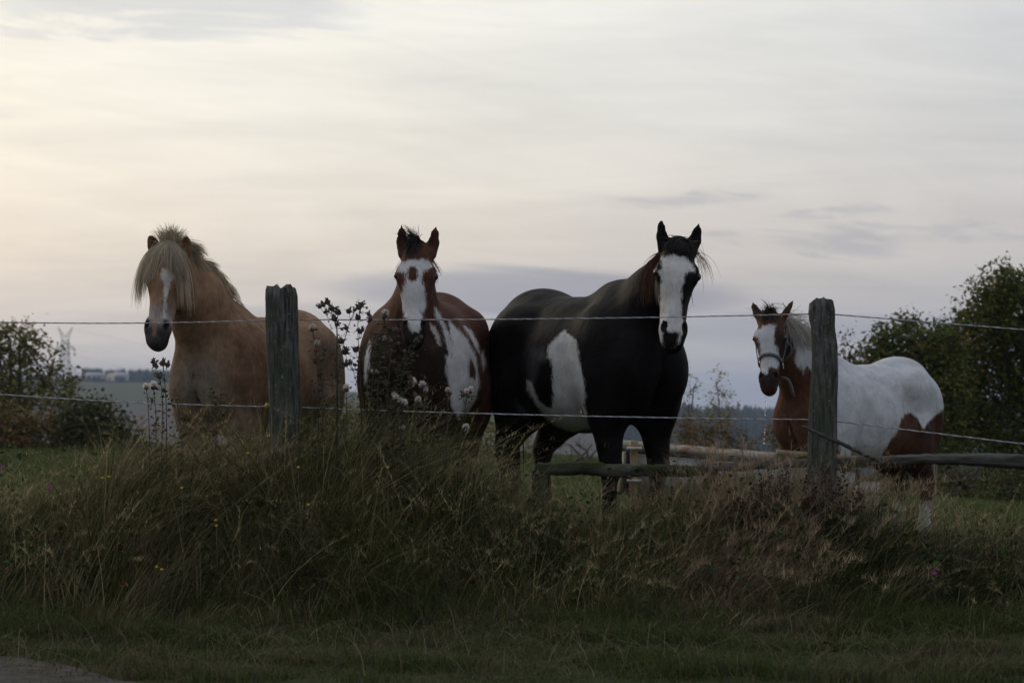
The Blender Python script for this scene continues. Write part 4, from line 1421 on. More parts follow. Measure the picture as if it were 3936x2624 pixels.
def build_trough():
    """old feeding trough standing in the pasture behind the rail"""
    Ya, Yb = 14.95, 15.0
    A, B = P(2445, 1700, Ya), P(3260, 1766, Yb)
    ax = nrm(np.array([B[0] - A[0], B[1] - A[1], 0]))
    side = np.array([-ax[1], ax[0], 0])
    up = np.array([0, 0, 1.0])
    gz = hz((A[0] + B[0]) / 2, 15.2)
    L = np.linalg.norm((B - A)[:2])
    zt0, zt1 = A[2], B[2]
    root = empty('feeding_trough', (A[0], A[1], gz))
    tag(root, 'long pale feeding trough with rust-stained rim behind the black horse', 'trough')
    org = np.array([A[0], A[1], gz])
    rust = plain_mat('rust_stained_rim', (0.42, 0.375, 0.30), (0.26, 0.12, 0.05), 7, 0.7, (1, 1, 1.6), 0.2, lo=0.47, hi=0.66)
    pale = plain_mat('weathered_pale_board', (0.36, 0.355, 0.32), (0.27, 0.265, 0.235), 5, 0.85, (1, 1, 2), 0.2)
    dark = plain_mat('dark_steel_frame', (0.035, 0.035, 0.035), (0.06, 0.05, 0.045), 20, 0.6)
    wood = plain_mat('fresh_wood_post', (0.30, 0.215, 0.125), (0.22, 0.15, 0.085), 20, 0.8, (1, 1, 0.15), 0.2)
    slope = (zt1 - zt0) / L
    axs = nrm(ax + up * slope)
    R = np.array([axs, side, np.cross(axs, side)])
    dep = 0.62

    def pt(u, v, w):
        """u along, v depth, w below the rim"""
        return A + axs * u * L + side * v - up * w

    def bd(name, u0, u1, v, w0, w1, th, mat):
        c = (pt(u0, v, (w0 + w1) / 2) + pt(u1, v, (w0 + w1) / 2)) / 2
        mb = MB()
        mb.box(c, ((u1 - u0) * L / 2, th / 2, (w1 - w0) / 2), R)
        return mb.build(name, mat, root, False, org)
    for v in (0.0, dep):
        bd('rim', -0.03, 0.86, v, 0.0, 0.050, 0.04, rust)
        bd('frame_rail', -0.05, 1.06, v, 0.058, 0.078, 0.03, dark)
    # planked front and back: pale panels with dark slits
    for v in (0.004, dep - 0.004):
        for u0, u1 in ((-0.03, 0.315), (0.335, 0.425), (0.445, 0.70), (0.71, 1.03)):
            bd('panel', u0, u1, v, 0.082, 0.36, 0.022, pale)
        bd('inner_board', -0.03, 1.03, v + (0.026 if v < 0.3 else -0.026), 0.10, 0.37, 0.018, dark)
    bd('bottom', -0.02, 1.02, dep / 2, 0.365, 0.385, dep - 0.03, dark)
    for u in (-0.045, 1.045):
        mb = MB()
        mb.box(pt(u, dep / 2, 0.22), (0.012, dep / 2 - 0.02, 0.14), R)
        mb.build('end_board', dark, root, False, org)
    bd('seat_board', 0.66, 1.10, -0.045, -0.03, 0.004, 0.06, wood)
    # left end: upright with two cross pegs
    up0 = P(2437, 1695, Ya - 0.04)
    mb = MB()
    mb.box([up0[0], up0[1], (up0[2] + gz) / 2], (0.024, 0.024, (up0[2] - gz) / 2))
    po = mb.build('upright', wood, root, False, org)
    for py in (1724, 1848):
        c = P(2435, py, Ya - 0.085)
        mb = MB()
        mb.tube([c + np.array([d, 0, 0]) for d in (-0.046, -0.04, 0.05, 0.056)], [0.010, 0.013, 0.013, 0.010], 8)
        mb.build('peg', dark if py < 1 else M['galv'], po, True, org)
    # legs
    for u in (0.04, 0.97):
        for v in (0.03, dep - 0.03):
            c = pt(u, v, 0.36)
            mb = MB()
            mb.box([c[0], c[1], (c[2] + gz) / 2 - 0.02], (0.025, 0.025, (c[2] - gz) / 2 + 0.02))
            mb.build('leg', dark, root, False, org)
    # right end: an upright board with a bar across it
    E = P(3315, 1852, Yb)
    gz2 = hz(E[0], Yb)
    r2 = empty('board_panel', (E[0], Yb, gz2))
    tag(r2, 'pale upright boards with a dark bar, standing at the right end of the trough', 'boards')
    o2 = np.array([E[0], Yb, gz2])
    for k in range(3):
        x0 = P(3262 + k * 42, 1852, Yb)[0]
        mb = MB()
        mb.box([x0 + 0.028, Yb + 0.002 * k, (E[2] + gz2) / 2 + 0.004 * (k % 2)], (0.034, 0.011, (E[2] - gz2) / 2))
        mb.build('board', pale, r2, False, o2)
    q0, q1 = P(3180, 1898, Yb - 0.04), P(3392, 1896, Yb - 0.04)
    mb = MB()
    mb.tube([q0, q0 * 0.02 + q1 * 0.98, q1], [0.011, 0.011, 0.012], 8)
    mb.build('bar', dark, r2, True, o2)


M['galv'] = plain_mat('galvanised_peg', (0.42, 0.40, 0.37), (0.25, 0.22, 0.19), 20, 0.5, metallic=0.3)
build_fence()
build_rails()
build_trough()


# ------------------------------------------------------------------ trees and bushes
PAL = {
    'oak': [(0.0630, 0.0870, 0.0196), (0.0826, 0.1020, 0.0240), (0.1080, 0.1110, 0.0270), (0.1424, 0.1170, 0.0330)],
    'rust': [(0.1650, 0.0900, 0.0360), (0.1276, 0.0870, 0.0316), (0.0976, 0.0870, 0.0270)],
    'olive': [(0.1276, 0.1320, 0.0330), (0.1650, 0.1500, 0.0420), (0.1080, 0.1140, 0.0300), (0.1950, 0.1500, 0.0480)],
    'dark': [(0.0450, 0.0600, 0.0196), (0.0630, 0.0720, 0.0224), (0.0826, 0.0720, 0.0270)],
    'gold': [(0.2550, 0.2174, 0.0526), (0.1950, 0.1800, 0.0450), (0.1500, 0.1320, 0.0390), (0.2250, 0.1500, 0.0480)],
    'bramble': [(0.0630, 0.0600, 0.0300), (0.1050, 0.0810, 0.0450), (0.0600, 0.0720, 0.0256)],
}


def leaves_mesh(cent, size, cols, vary=0.0):
    """diamond leaves folded along the midrib: cent (N,3)"""
    N = len(cent)
    d = RNG.normal(size=(N, 3))
    d[:, 2] = d[:, 2] * 0.6 - 0.15
    d /= np.linalg.norm(d, axis=1)[:, None]
    r = RNG.normal(size=(N, 3))
    s = np.cross(d, r)
    s /= np.linalg.norm(s, axis=1)[:, None]
    up = np.cross(s, d)
    sz = (size * RNG.uniform(0.5, 1.5, N))[:, None]
    a = cent - d * sz * 0.5
    b = cent + d * sz * 0.5
    l = cent + s * sz * 0.32 + up * sz * 0.10
    q = cent - s * sz * 0.32 + up * sz * 0.10
    V = np.stack([a, l, b, q], 1).reshape(-1, 3)
    i = np.arange(N) * 4
    f = np.concatenate([np.stack([i, i + 1, i + 2], 1), np.stack([i, i + 2, i + 3], 1)])
    return V, f, np.repeat(cols, 4, axis=0)


def make_tree(name, label, base_px, Y, lobes, pal, leaf=0.055, clumps=1.0, per=14, spread=0.11, trunk=0.06, cat='tree', group=None, depth=0.8, stems=1, bare=0.0, foliage='crown', sink=0.05):
    bx = P(base_px, 1700, Y)[0]
    gz = hz(bx, Y)
    base = np.array([bx, Y, gz - sink])
    root = empty(name, (bx, Y, gz))
    tag(root, label, cat, group)
    org = np.array([bx, Y, gz])
    s = Y / F
    wood = MB()
    cents, colr = [], []
    pal = np.array(PAL[pal])
    forks = []
    for k in range(stems):
        b = base + np.array([RNG.normal() * 0.12 * (stems > 1), RNG.normal() * 0.1 * (stems > 1), 0])
        lob = lobes[k % len(lobes)]
        tgt = P(lob[0] * 0.5 + base_px * 0.5 + RNG.normal() * 15, lob[1] + lob[3] * 0.9, Y)
        tgt[2] = max(tgt[2], gz + 0.25)
        m = (b + tgt) / 2 + RNG.normal(size=3) * 0.05
        wood.tube([b, m, tgt], [trunk, trunk * 0.8, trunk * 0.62], 8)
        forks.append(tgt)
    for li, (lx, ly, rx, ry) in enumerate(lobes):
        c = P(lx, ly, Y + RNG.uniform(-0.3, 0.3) * depth)
        R = np.array([rx * s, max(rx, ry) * s * depth, ry * s])
        fk = min(forks, key=lambda f: np.linalg.norm(f - c))
        m = (fk + c) / 2 + np.array([RNG.normal() * 0.06, RNG.normal() * 0.06, 0.04])
        wood.tube([fk, m, c], [trunk * 0.5, trunk * 0.36, trunk * 0.22], 6)
        nc = max(4, int(clumps * 340 * (rx * s) * (ry * s)))
        u = RNG.normal(size=(nc, 3))
        u /= np.linalg.norm(u, axis=1)[:, None]
        rad = RNG.uniform(0.25, 1.0, nc) ** 0.5 * RNG.uniform(0.82, 1.12, nc)
        cc = c + u * rad[:, None] * R
        for q in cc[:: max(1, int(1 / max(0.05, 0.35 + bare)))]:
            mm = c * 0.45 + q * 0.55 + RNG.normal(size=3) * 0.03
            e = q + (q - c) * 0.06
            wood.tube([c, mm, q, e], [trunk * 0.16, trunk * 0.10, trunk * 0.05, trunk * 0.02], 4, caps=False)
        k = RNG.integers(per // 2, per + 1, nc)
        idx = np.repeat(np.arange(nc), k)
        cents.append(cc[idx] + RNG.normal(size=(len(idx), 3)) * spread * np.array([1, 1, 0.8]))
        tone = pal[RNG.integers(0, len(pal), nc)][idx] * RNG.uniform(0.7, 1.3, (len(idx), 1))
        colr.append(tone)
    cents = np.vstack(cents)
    colr = np.vstack(colr)
    keep = cents[:, 2] > gz + 0.01
    V, f, C = leaves_mesh(cents[keep], leaf, colr[keep])
    wood.build('trunk', M['bark'], root, True, org)
    o = mesh_np(foliage, V - org, f, M['leaf'], root, False, C)
    return root


def build_trees():
    G = 'trees and bushes round the pasture'
    # right: oaks behind the haltered horse
    make_tree('oak_tree', 'tallest oak, rising at the right edge of the photograph', 3880, 30.5, [
        (3850, 1120, 95, 110), (3925, 1100, 80, 90), (3790, 1190, 110, 110), (3940, 1240, 150, 150), (3720, 1290, 110, 110), (3850, 1370, 160, 150), (4060, 1260, 160, 190), (3700, 1450, 110, 130), (3850, 1560, 170, 160), (4030, 1500, 180, 200),
        (3720, 1640, 110, 120), (3880, 1740, 150, 120), (4100, 1720, 170, 160)], 'oak', 0.056, 1.75, 24, 0.085, 0.06, group=G)
    make_tree('oak_tree', 'broad round-topped oak right behind the rump of the haltered horse', 3560, 29.6, [
        (3480, 1265, 75, 60), (3400, 1300, 80, 65), (3560, 1310, 95, 75), (3640, 1330, 80, 80), (3350, 1370, 70, 60), (3460, 1380, 120, 90), (3590, 1420, 130, 110), (3400, 1470, 110, 90), (3640, 1520, 110, 120), (3540, 1560, 140, 120), (3430, 1620, 110, 110),
        (3620, 1680, 130, 110), (3500, 1730, 120, 100), (3600, 1800, 120, 80)], 'oak', 0.054, 1.75, 24, 0.08, 0.055, group=G)
    make_tree('small_tree', 'small rust-tinted tree just right of the crooked post', 3260, 30.0, [(3235, 1325, 32, 36), (3258, 1380, 45, 40), (3300, 1400, 50, 50), (3330, 1440, 60, 60), (3270, 1460, 70, 60), (3330, 1560, 80, 90)], 'rust', 0.046, 1.5, 12, 0.08, 0.03, group=G)
    for k, (px, lob, pal, yy, lab) in enumerate([
        (3480, [(3440, 1800, 90, 60), (3520, 1840, 90, 55), (3400, 1850, 70, 40)], 'dark', 27.5, 'dark bramble bush under the rear of the haltered horse'),
        (3670, [(3640, 1830, 100, 70), (3730, 1850, 90, 60), (3680, 1890, 110, 40)], 'bramble', 26.5, 'dry brownish bramble bush below the round-topped oak'),
        (3880, [(3850, 1850, 110, 70), (3950, 1870, 110, 70), (4060, 1850, 100, 80)], 'dark', 26.0, 'dark bramble thicket at the foot of the tallest oak')]):
        make_tree('bramble_bush', lab, px, yy, lob, pal, 0.048, 2.6, 14, 0.08, 0.02, 'bush', G, stems=3, foliage='foliage')
    # middle: sparse saplings behind the black horse
    make_tree('sapling', 'sparse nearly bare sapling beside the black horse, before the far forest', 2660, 31.0, [(2630, 1440, 28, 55), (2660, 1500, 38, 60), (2640, 1570, 50, 60), (2690, 1600, 50, 60), (2670, 1670, 70, 60)], 'olive', 0.038, 1.0, 8, 0.07, 0.014, group=G, stems=4, bare=0.6)
    make_tree('sapling', 'yellowing slender sapling between the black and the haltered horse', 2770, 31.5, [(2765, 1450, 24, 50), (2775, 1510, 40, 50), (2800, 1560, 40, 45), (2740, 1560, 40, 60), (2780, 1620, 60, 50)], 'gold', 0.038, 1.3, 9, 0.07, 0.013, group=G, stems=3, bare=0.5)
    make_tree('autumn_bush', 'brown autumn bush behind the trough rim', 2730, 29.0, [(2640, 1670, 80, 70), (2740, 1655, 80, 70), (2820, 1690, 60, 55), (2690, 1740, 120, 50), (2880, 1730, 60, 45)], 'rust', 0.040, 2.6, 12, 0.07, 0.018, 'bush', G, stems=4, bare=0.3, foliage='foliage')
    make_tree('autumn_bush', 'golden-brown bush at the chest of the haltered horse', 2985, 29.5, [(2965, 1660, 30, 40), (2975, 1710, 45, 45), (3010, 1690, 40, 50), (3060, 1720, 60, 50)], 'rust', 0.042, 2.2, 12, 0.06, 0.018, 'bush', G, stems=3, foliage='foliage')
    make_tree('autumn_bush', 'olive bush between the brown-and-white and the black horse', 1900, 30.0, [(1860, 1640, 55, 40), (1920, 1640, 60, 45), (1970, 1680, 60, 50), (1880, 1710, 80, 50), (2010, 1740, 60, 50)], 'olive', 0.048, 2.2, 12, 0.08, 0.02, 'bush', G, stems=3, foliage='foliage')
    make_tree('leafless_bush', 'grey leafless bush seen under the belly of the black horse', 2220, 27.5, [(2150, 1720, 60, 50), (2230, 1710, 60, 60), (2190, 1780, 90, 40), (2330, 1740, 60, 60), (2410, 1740, 50, 60)], 'bramble', 0.03, 0.8, 5, 0.06, 0.018, 'bush', G, stems=5, bare=0.65, foliage='foliage')
    # left
    make_tree('oak_tree', 'leafy young oak at the left edge, before the pylon', 60, 37.0, [
        (15, 1270, 60, 45), (85, 1265, 45, 40), (-60, 1300, 80, 70), (130, 1310, 40, 45), (40, 1350, 90, 60), (110, 1390, 70, 60), (-70, 1420, 120, 100), (190, 1420, 50, 40), (225, 1350, 14, 18), (50, 1460, 100, 70), (170, 1480, 70, 50), (255, 1470, 45, 45), (110, 1550, 100, 70), (-20, 1560, 120, 90), (230, 1540, 70, 50)], 'olive', 0.066, 1.25, 14, 0.10, 0.035, group=G, stems=3, bare=0.3)
    make_tree('hedge_bush', 'dense dark hedge bush left of the chestnut horse', 330, 36.0, [(300, 1580, 80, 50), (370, 1570, 60, 50), (420, 1600, 60, 40), (250, 1640, 100, 60), (360, 1660, 110, 60), (460, 1660, 60, 50), (300, 1710, 160, 40), (520, 1700, 60, 40)], 'dark', 0.066, 2.2, 14, 0.11, 0.025, 'bush', G, stems=4, foliage='foliage')
    make_tree('hedge_bush', 'rusty-leaved hedge bush at the foot of the leafy young oak', 60, 35.5, [(40, 1640, 110, 70), (140, 1650, 90, 60), (-60, 1660, 120, 80), (60, 1710, 150, 40)], 'rust', 0.064, 2.0, 14, 0.11, 0.025, 'bush', G, stems=4, foliage='foliage')
    make_tree('hedge_bush', 'olive hedge bush between the mossy post and the thistles, far behind', 1340, 35.0, [(1330, 1600, 70, 60), (1400, 1640, 70, 60), (1270, 1650, 80, 60)], 'olive', 0.062, 2.0, 12, 0.10, 0.03, 'bush', G, stems=3, foliage='foliage')


build_trees()


# ------------------------------------------------------------------ far hills: forest, barns, pylon
def build_far():
    def forest(name, label, pts, hts, seed, col, col2):
        r = np.random.default_rng(seed)
        N = len(pts)
        th = np.arange(6) / 6 * 2 * math.pi
        V, C = [], []
        prof = [(0.0, 0.26), (0.35, 0.20), (0.36, 0.22), (0.72, 0.10), (1.0, 0.0)]
        for z, w in prof[:-1]:
            jit = r.uniform(0.8, 1.2, (N, 6))
            V.append(np.stack([pts[:, :1] + hts[:, None] * w * jit * np.cos(th), pts[:, 1:2] + hts[:, None] * w * jit * np.sin(th), pts[:, 2:3] + hts[:, None] * z + 0 * jit], -1))
        V = np.stack(V, 1).reshape(N, -1, 3)
        V = np.concatenate([V, (pts + np.stack([0 * hts, 0 * hts, hts], 1))[:, None, :]], 1)
        n = V.shape[1]
        f = []
        for k in range(3):
            for j in range(6):
                f.append((k * 6 + j, k * 6 + (j + 1) % 6, (k + 1) * 6 + (j + 1) % 6, (k + 1) * 6 + j))
        f4 = (np.array(f)[None] + (np.arange(N) * n)[:, None, None]).reshape(-1, 4)
        f3 = (np.array([(18 + j, 18 + (j + 1) % 6, 24) for j in range(6)])[None] + (np.arange(N) * n)[:, None, None]).reshape(-1, 3)
        k = r.uniform(0, 1, (N, 1))
        c = (np.array(col) * (1 - k) + np.array(col2) * k)
        o = mesh_np(name, V.reshape(-1, 3), [f4, f3], M['leaf'], None, False, np.repeat(c, n, axis=0))
        tag(o, label, 'forest', kind='stuff')

    def scatter(n, px0, px1, y0, y1, seed):
        r = np.random.default_rng(seed)
        Yv = r.uniform(y0, y1, n)
        X = (r.uniform(px0, px1, n) - 1968) / F * Yv
        return np.stack([X, Yv, ground_z(X, Yv) - 0.3], 1), r
    p, r = scatter(420, 318, 1000, 1275, 1330, 1)
    forest('conifer_belt', 'dark conifer belt along the crest of the left hill', p, r.uniform(6.0, 9.0, len(p)), 1, (0.016, 0.026, 0.012), (0.03, 0.036, 0.016))
    p, r = scatter(260, -900, 318, 1275, 1340, 9)
    forest('tree_row', 'line of trees on the far skyline behind the young oak', p, r.uniform(3.5, 6.0, len(p)), 9, (0.022, 0.030, 0.014), (0.04, 0.042, 0.02))
    p, r = scatter(5200, 1500, 5200, 560, 1330, 2)
    u = (p[:, 0] / p[:, 1]) * F + 1968
    lim = np.interp(u, [1500, 1900, 2300, 2600, 5200], [1255, 1170, 1000, 600, 600])
    p = p[p[:, 1] > lim]
    forest('far_forest', 'dark forest covering the hill right of the black horse', p, r.uniform(6.5, 10.0, len(p)), 2, (0.013, 0.021, 0.012), (0.024, 0.030, 0.014))
    p, r = scatter(160, 300, 2600, 690, 715, 4)
    forest('field_hedge', 'thin hedge line between the far fields', p, r.uniform(1.6, 3.0, len(p)), 4, (0.02, 0.028, 0.012), (0.035, 0.035, 0.018))
    # barns
    roofm = plain_mat('grey_metal_roof', (0.40, 0.40, 0.42), (0.34, 0.34, 0.36), 0.2, 0.5)
    wallm = plain_mat('pale_barn_wall', (0.42, 0.40, 0.37), (0.34, 0.32, 0.29), 0.2, 0.9)
    wmm = plain_mat('cream_gable_wall', (0.72, 0.62, 0.48), (0.66, 0.56, 0.44), 0.2, 0.9)
    drk = plain_mat('dark_barn_opening', (0.03, 0.03, 0.03), rough=0.9)

    def barn(label, px0, px1, py, Y, h, wall, gable=False):
        a, b = P(px0, py, Y), P(px1, py, Y)
        x0, x1 = a[0], b[0]
        cx = (x0 + x1) / 2
        gz = hz(cx, Y) - 0.3
        z0 = max(gz, a[2])
        z0 = a[2]
        root = empty('barn', (cx, Y, z0))
        tag(root, label, 'building', 'farm buildings on the far hill')
        w = (x1 - x0) / 2
        d = 5.0
        mb = MB()
        mb.box((0, d, h * 0.15), (w, d, h * 0.45))
        mb.build('wall', wall, root)
        mb = MB()
        e = 0.4
        rz = h * 0.6
        if gable:
            v = [(-w - e, -e, rz), (w + e, -e, rz), (0, -e, rz + w * 0.9), (-w - e, 2 * d, rz), (w + e, 2 * d, rz), (0, 2 * d, rz + w * 0.9)]
            mb.raw(v, [(0, 1, 2), (3, 5, 4)], [(0, 2, 5, 3), (1, 4, 5, 2), (0, 3, 4, 1)])
        else:
            v = [(-w - e, -e, rz), (w + e, -e, rz), (w + e, d, rz + h * 0.55), (-w - e, d, rz + h * 0.55), (w + e, 2 * d + e, rz), (-w - e, 2 * d + e, rz)]
            mb.raw(v, [(1, 4, 2), (0, 3, 5)], [(0, 1, 2, 3), (3, 2, 4, 5), (0, 5, 4, 1)])
        mb.build('roof', wall if gable else roofm, root)
        for k in ((0,) if gable else (-0.5, 0.1, 0.6)):
            mb = MB()
            mb.box((k * w, -0.04, h * 0.06), (min(0.9, w * 0.25), 0.05, h * 0.3))
            mb.build('door', drk, root)
    barn('long grey-roofed barn at the left end of the conifer belt', 326, 392, 1452, 1245, 2.6, wallm)
    barn('cream gabled farmhouse between the two barns on the far hill', 408, 430, 1458, 1235, 3.4, wmm, True)
    barn('grey barn right of the cream farmhouse on the far hill', 434, 484, 1456, 1245, 3.2, wallm)
    # pylon
    steel = plain_mat('pylon_steel', (0.22, 0.22, 0.23), (0.18, 0.18, 0.19), 0.3, 0.6)
    Yp = 900.0
    s = Yp / F
    base = P(250, 1500, Yp)
    gz = hz(base[0], Yp)
    root = empty('power_pylon', (base[0], Yp, gz))
    tag(root, 'steel lattice power pylon with forked top beyond the young oak', 'pylon')
    org = np.array([base[0], Yp, gz])
    T = 0.16

    def zz(py):
        return P(250, py, Yp)[2]

    def hw(z):
        return np.interp(z, [gz, zz(1420), zz(1330), zz(1300)], [3.6, 1.9, 1.35, 1.25])
    levels = [gz] + [zz(q) for q in (1560, 1500, 1455, 1420, 1390, 1362, 1335, 1305)]
    mb = MB()
    for sx in (-1, 1):
        for sy in (-1, 1):
            mb.tube([(base[0] + sx * hw(z), Yp + sy * hw(z), z) for z in levels], T, 4)
    mb.build('legs', steel, root, False, org)
    mb = MB()
    for z0, z1 in zip(levels[:-1], levels[1:]):
        a, b = hw(z0), hw(z1)
        for sy in (-1, 1):
            mb.tube([(base[0] - a, Yp + sy * a, z0), (base[0] + b, Yp + sy * b, z1)], T * 0.6, 4)
            mb.tube([(base[0] + a, Yp + sy * a, z0), (base[0] - b, Yp + sy * b, z1)], T * 0.6, 4)
            mb.tube([(base[0] - b, Yp + sy * b, z1), (base[0] + b, Yp + sy * b, z1)], T * 0.5, 4)
    mb.build('bracing', steel, root, False, org)['kind'] = 'stuff'
    for sx in (-1, 1):                                   # forked top
        mb = MB()
        tip = np.array([base[0] + sx * 2.9, Yp, zz(1258)])
        for q0, q1 in (((sx * 1.25, 1305), (sx * 2.9, 1258)), ((0.0, 1296), (sx * 2.9, 1258))):
            mb.tube([(base[0] + q0[0], Yp, zz(q0[1])), tip], T * 0.9, 4)
        for k in np.linspace(0.15, 0.85, 5):
            a = np.array([base[0] + sx * 1.25, Yp, zz(1305)]) * (1 - k) + tip * k
            b = np.array([base[0], Yp, zz(1296)]) * (1 - k) + tip * k
            mb.tube([a, b], T * 0.5, 4)
        mb.build('horn', steel, root, False, org)
    for py, ln in ((1334, 3.9), (1412, 4.4)):
        for sx in (-1, 1):
            mb = MB()
            z = zz(py)
            h0 = hw(z)
            tip = np.array([base[0] + sx * ln, Yp, z - 0.5])
            mb.tube([(base[0] + sx * h0, Yp, z + 1.4), tip], T * 0.8, 4)
            mb.tube([(base[0] + sx * h0, Yp, z - 0.4), tip], T * 0.8, 4)
            mb.build('cross_arm', steel, root, False, org)
            mb = MB()
            mb.tube([tip, tip - np.array([0, 0, 3.2])], T * 1.1, 6)
            mb.build('insulator', steel, root, False, org)
    # conductors sagging away to the right
    for k, (py, sx, lab) in enumerate([(1262, 2.9, 'topmost power line running right from the pylon'), (1366, 3.9, 'lower power line running right from the pylon')]):
        a = np.array([base[0] + sx, Yp, zz(py)])
        b = np.array([base[0] + 150, Yp + 120, zz(py) - 6])
        t = np.linspace(0, 1, 24)[:, None]
        c = a * (1 - t) + b * t
        c[:, 2] -= 9 * (4 * t[:, 0] * (1 - t[:, 0]))
        mb = MB()
        mb.tube(c, 0.028, 4, caps=False)
        o = mb.build('power_line', steel, None)
        tag(o, lab, 'power line', 'power lines')


build_far()


# ------------------------------------------------------------------ grass: nobody could count it
STRAW = np.array([0.27, 0.22, 0.115])
PINK = np.array([0.27, 0.20, 0.125])
GREEN = np.array([0.072, 0.094, 0.016])
RUSH = np.array([0.044, 0.060, 0.014])
BROWN = np.array([0.11, 0.085, 0.046])


def pxof(X, Y):
    return 1968 + F * X / Y


def add_stuff(name, label, cat, parts):
    V, F4, F3, C, n = [], [], [], [], 0
    for v, q, t, c in parts:
        V.append(v)
        C.append(c)
        F4 += [k + n for k in q]
        F3.append(t + n)
        n += len(v)
    o = mesh_np(name, np.vstack(V), F4 + F3, M['grass'], None, False, np.vstack(C))
    tag(o, label, cat, kind='stuff')
    return o


def wave2(x, y, seed):
    r = np.random.default_rng(seed)
    v = 0
    for k in range(6):
        a, b, c = r.normal() * 2.2, r.normal() * 2.2, r.uniform(0, 6.28)
        v = v + np.sin(a * x + b * y + c)
    return v / 6 * 1.6


def tall_grass():
    parts = []
    # clumps on the bank
    nc = 3250
    cx = RNG.uniform(-3.7, 3.7, nc)
    cyy = 10.40 + 2.2 * RNG.beta(1.9, 1.35, nc)
    px = pxof(cx, cyy)
    dens = np.interp(px, [300, 450, 1900, 2050, 2450, 2600], [0.55, 1, 1, 0.75, 0.75, 1])
    k = RNG.uniform(0, 1, nc) < dens
    cx, cyy, px = cx[k], cyy[k], px[k]
    nc = len(cx)
    per = 40
    idx = np.repeat(np.arange(nc), per)
    n = len(idx)
    X = cx[idx] + RNG.normal(size=n) * 0.055
    Yv = cyy[idx] + RNG.normal(size=n) * 0.055
    g = ground_z(X, Yv)
    front = sstep(10.35, 11.85, cyy + 0.22 * wave2(cx * 1.7, cyy * 0.6, 61)) ** 1.35
    wild = wave2(cx * 1.3, cyy * 1.3, 5)
    bend_c = 0.5 + 0.3 * wild
    back = 1 - 0.35 * sstep(12.0, 12.6, cyy)
    cl_h = RNG.uniform(0.55, 1.15, nc) * (0.13 + 0.87 * front) * back
    hgt = np.maximum(veg_top(X) - g, 0.16) * cl_h[idx] * RNG.uniform(0.55, 1.18, n) * (1 + 0.42 * np.clip(bend_c[idx], 0, 1))
    cl_lean = np.stack([0.14 + 0.50 * wave2(cx * 1.6, cyy * 1.6, 3) + RNG.normal(size=nc) * 0.38, -0.12 + RNG.normal(size=nc) * 0.3], 1)
    cl_lean[:, 0] += 0.20 * sstep(1900, 1200, px)
    lean = cl_lean[idx] + RNG.normal(size=(n, 2)) * 0.30
    bend = np.clip(RNG.uniform(0.1, 0.9, n) + 0.3 * (wild[idx]), 0.05, 1.15)
    # colour by stand of plants
    cl_col = np.empty((nc, 3))
    u = RNG.uniform(0, 1, nc)
    dry = np.clip(0.40 + 0.42 * wave2(cx * 0.9, cyy * 1.6, 8) + np.interp(px, [300, 500, 800, 2000, 2500, 2700, 3000, 3300, 3500], [0.25, 0.25, 0.05, 0.0, 0.0, 0.4, 0.25, -0.2, -0.25]), 0.05, 0.97)
    for i in range(nc):
        if u[i] < dry[i]:
            cl_col[i] = PINK if 2520 < px[i] < 3250 else (STRAW if RNG.uniform() < 0.7 else BROWN)
        else:
            cl_col[i] = RUSH if px[i] > 3250 or RNG.uniform() < 0.3 else GREEN
    col = cl_col[idx] * RNG.uniform(0.45, 1.35, (n, 1))
    mixk = RNG.uniform(0, 1, (n, 1)) < 0.16
    col = np.where(mixk, STRAW * RNG.uniform(0.5, 1.3, (n, 1)), col)
    pos = np.stack([X, Yv, g - 0.02], 1)
    w = RNG.uniform(0.0022, 0.0055, n) * np.where(RNG.uniform(0, 1, n) < 0.10, 2.1, 1.0)
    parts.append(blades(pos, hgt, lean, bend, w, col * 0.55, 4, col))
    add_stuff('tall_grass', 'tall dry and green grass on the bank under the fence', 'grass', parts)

    # long bleached stalks that arch over the rest, with seed sprays
    parts = []
    n = 2600
    X = RNG.uniform(-3.6, 3.6, n)
    Yv = 10.6 + 1.8 * RNG.beta(1.9, 1.4, n)
    px = pxof(X, Yv)
    g = ground_z(X, Yv)
    hgt = np.maximum(veg_top(X) - g, 0.18) * RNG.uniform(0.85, 1.55, n) * (0.40 + 0.60 * sstep(10.6, 11.7, Yv))
    lean = np.stack([0.35 + 0.5 * wave2(X, Yv, 3) + RNG.normal(size=n) * 0.45, RNG.normal(size=n) * 0.3], 1)
    bend = RNG.uniform(0.1, 1.2, n)
    c = np.where((px > 2520)[:, None] & (px < 3250)[:, None], PINK, STRAW) * RNG.uniform(0.7, 1.7, (n, 1))
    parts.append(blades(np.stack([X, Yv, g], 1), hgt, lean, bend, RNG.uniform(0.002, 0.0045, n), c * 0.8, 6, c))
    # seed sprays near the tips
    sel = np.where(RNG.uniform(0, 1, n) < np.where((px > 2520) & (px < 3300), 0.95, 0.5))[0]
    m = 26
    idx = np.repeat(sel, m)
    ti = RNG.uniform(0.70, 1.0, len(idx))
    h_, b_ = hgt[idx], bend[idx]
    rise = h_ * (ti - b_ * ti ** 3 * 0.55)
    dr = lean[idx] * (h_ * (ti ** 1.3) * (0.5 + 0.9 * b_ * ti))[:, None]
    p = np.stack([X[idx] + dr[:, 0], Yv[idx] + dr[:, 1], g[idx] + rise], 1)
    ln = RNG.uniform(0.012, 0.05, len(idx)) * np.where((px[idx] > 2520) & (px[idx] < 3300), 1.7, 0.8)
    parts.append(blades(p, ln, RNG.normal(size=(len(idx), 2)) * 0.9 + lean[idx] * 0.4, RNG.uniform(0, 0.8, len(idx)), RNG.uniform(0.0016, 0.0034, len(idx)), c[idx] * RNG.uniform(0.7, 1.2, (len(idx), 1)), 2))
    add_stuff('seeding_grass', 'long bleached grass stalks with feathery seed heads arching over the bank', 'grass', parts)

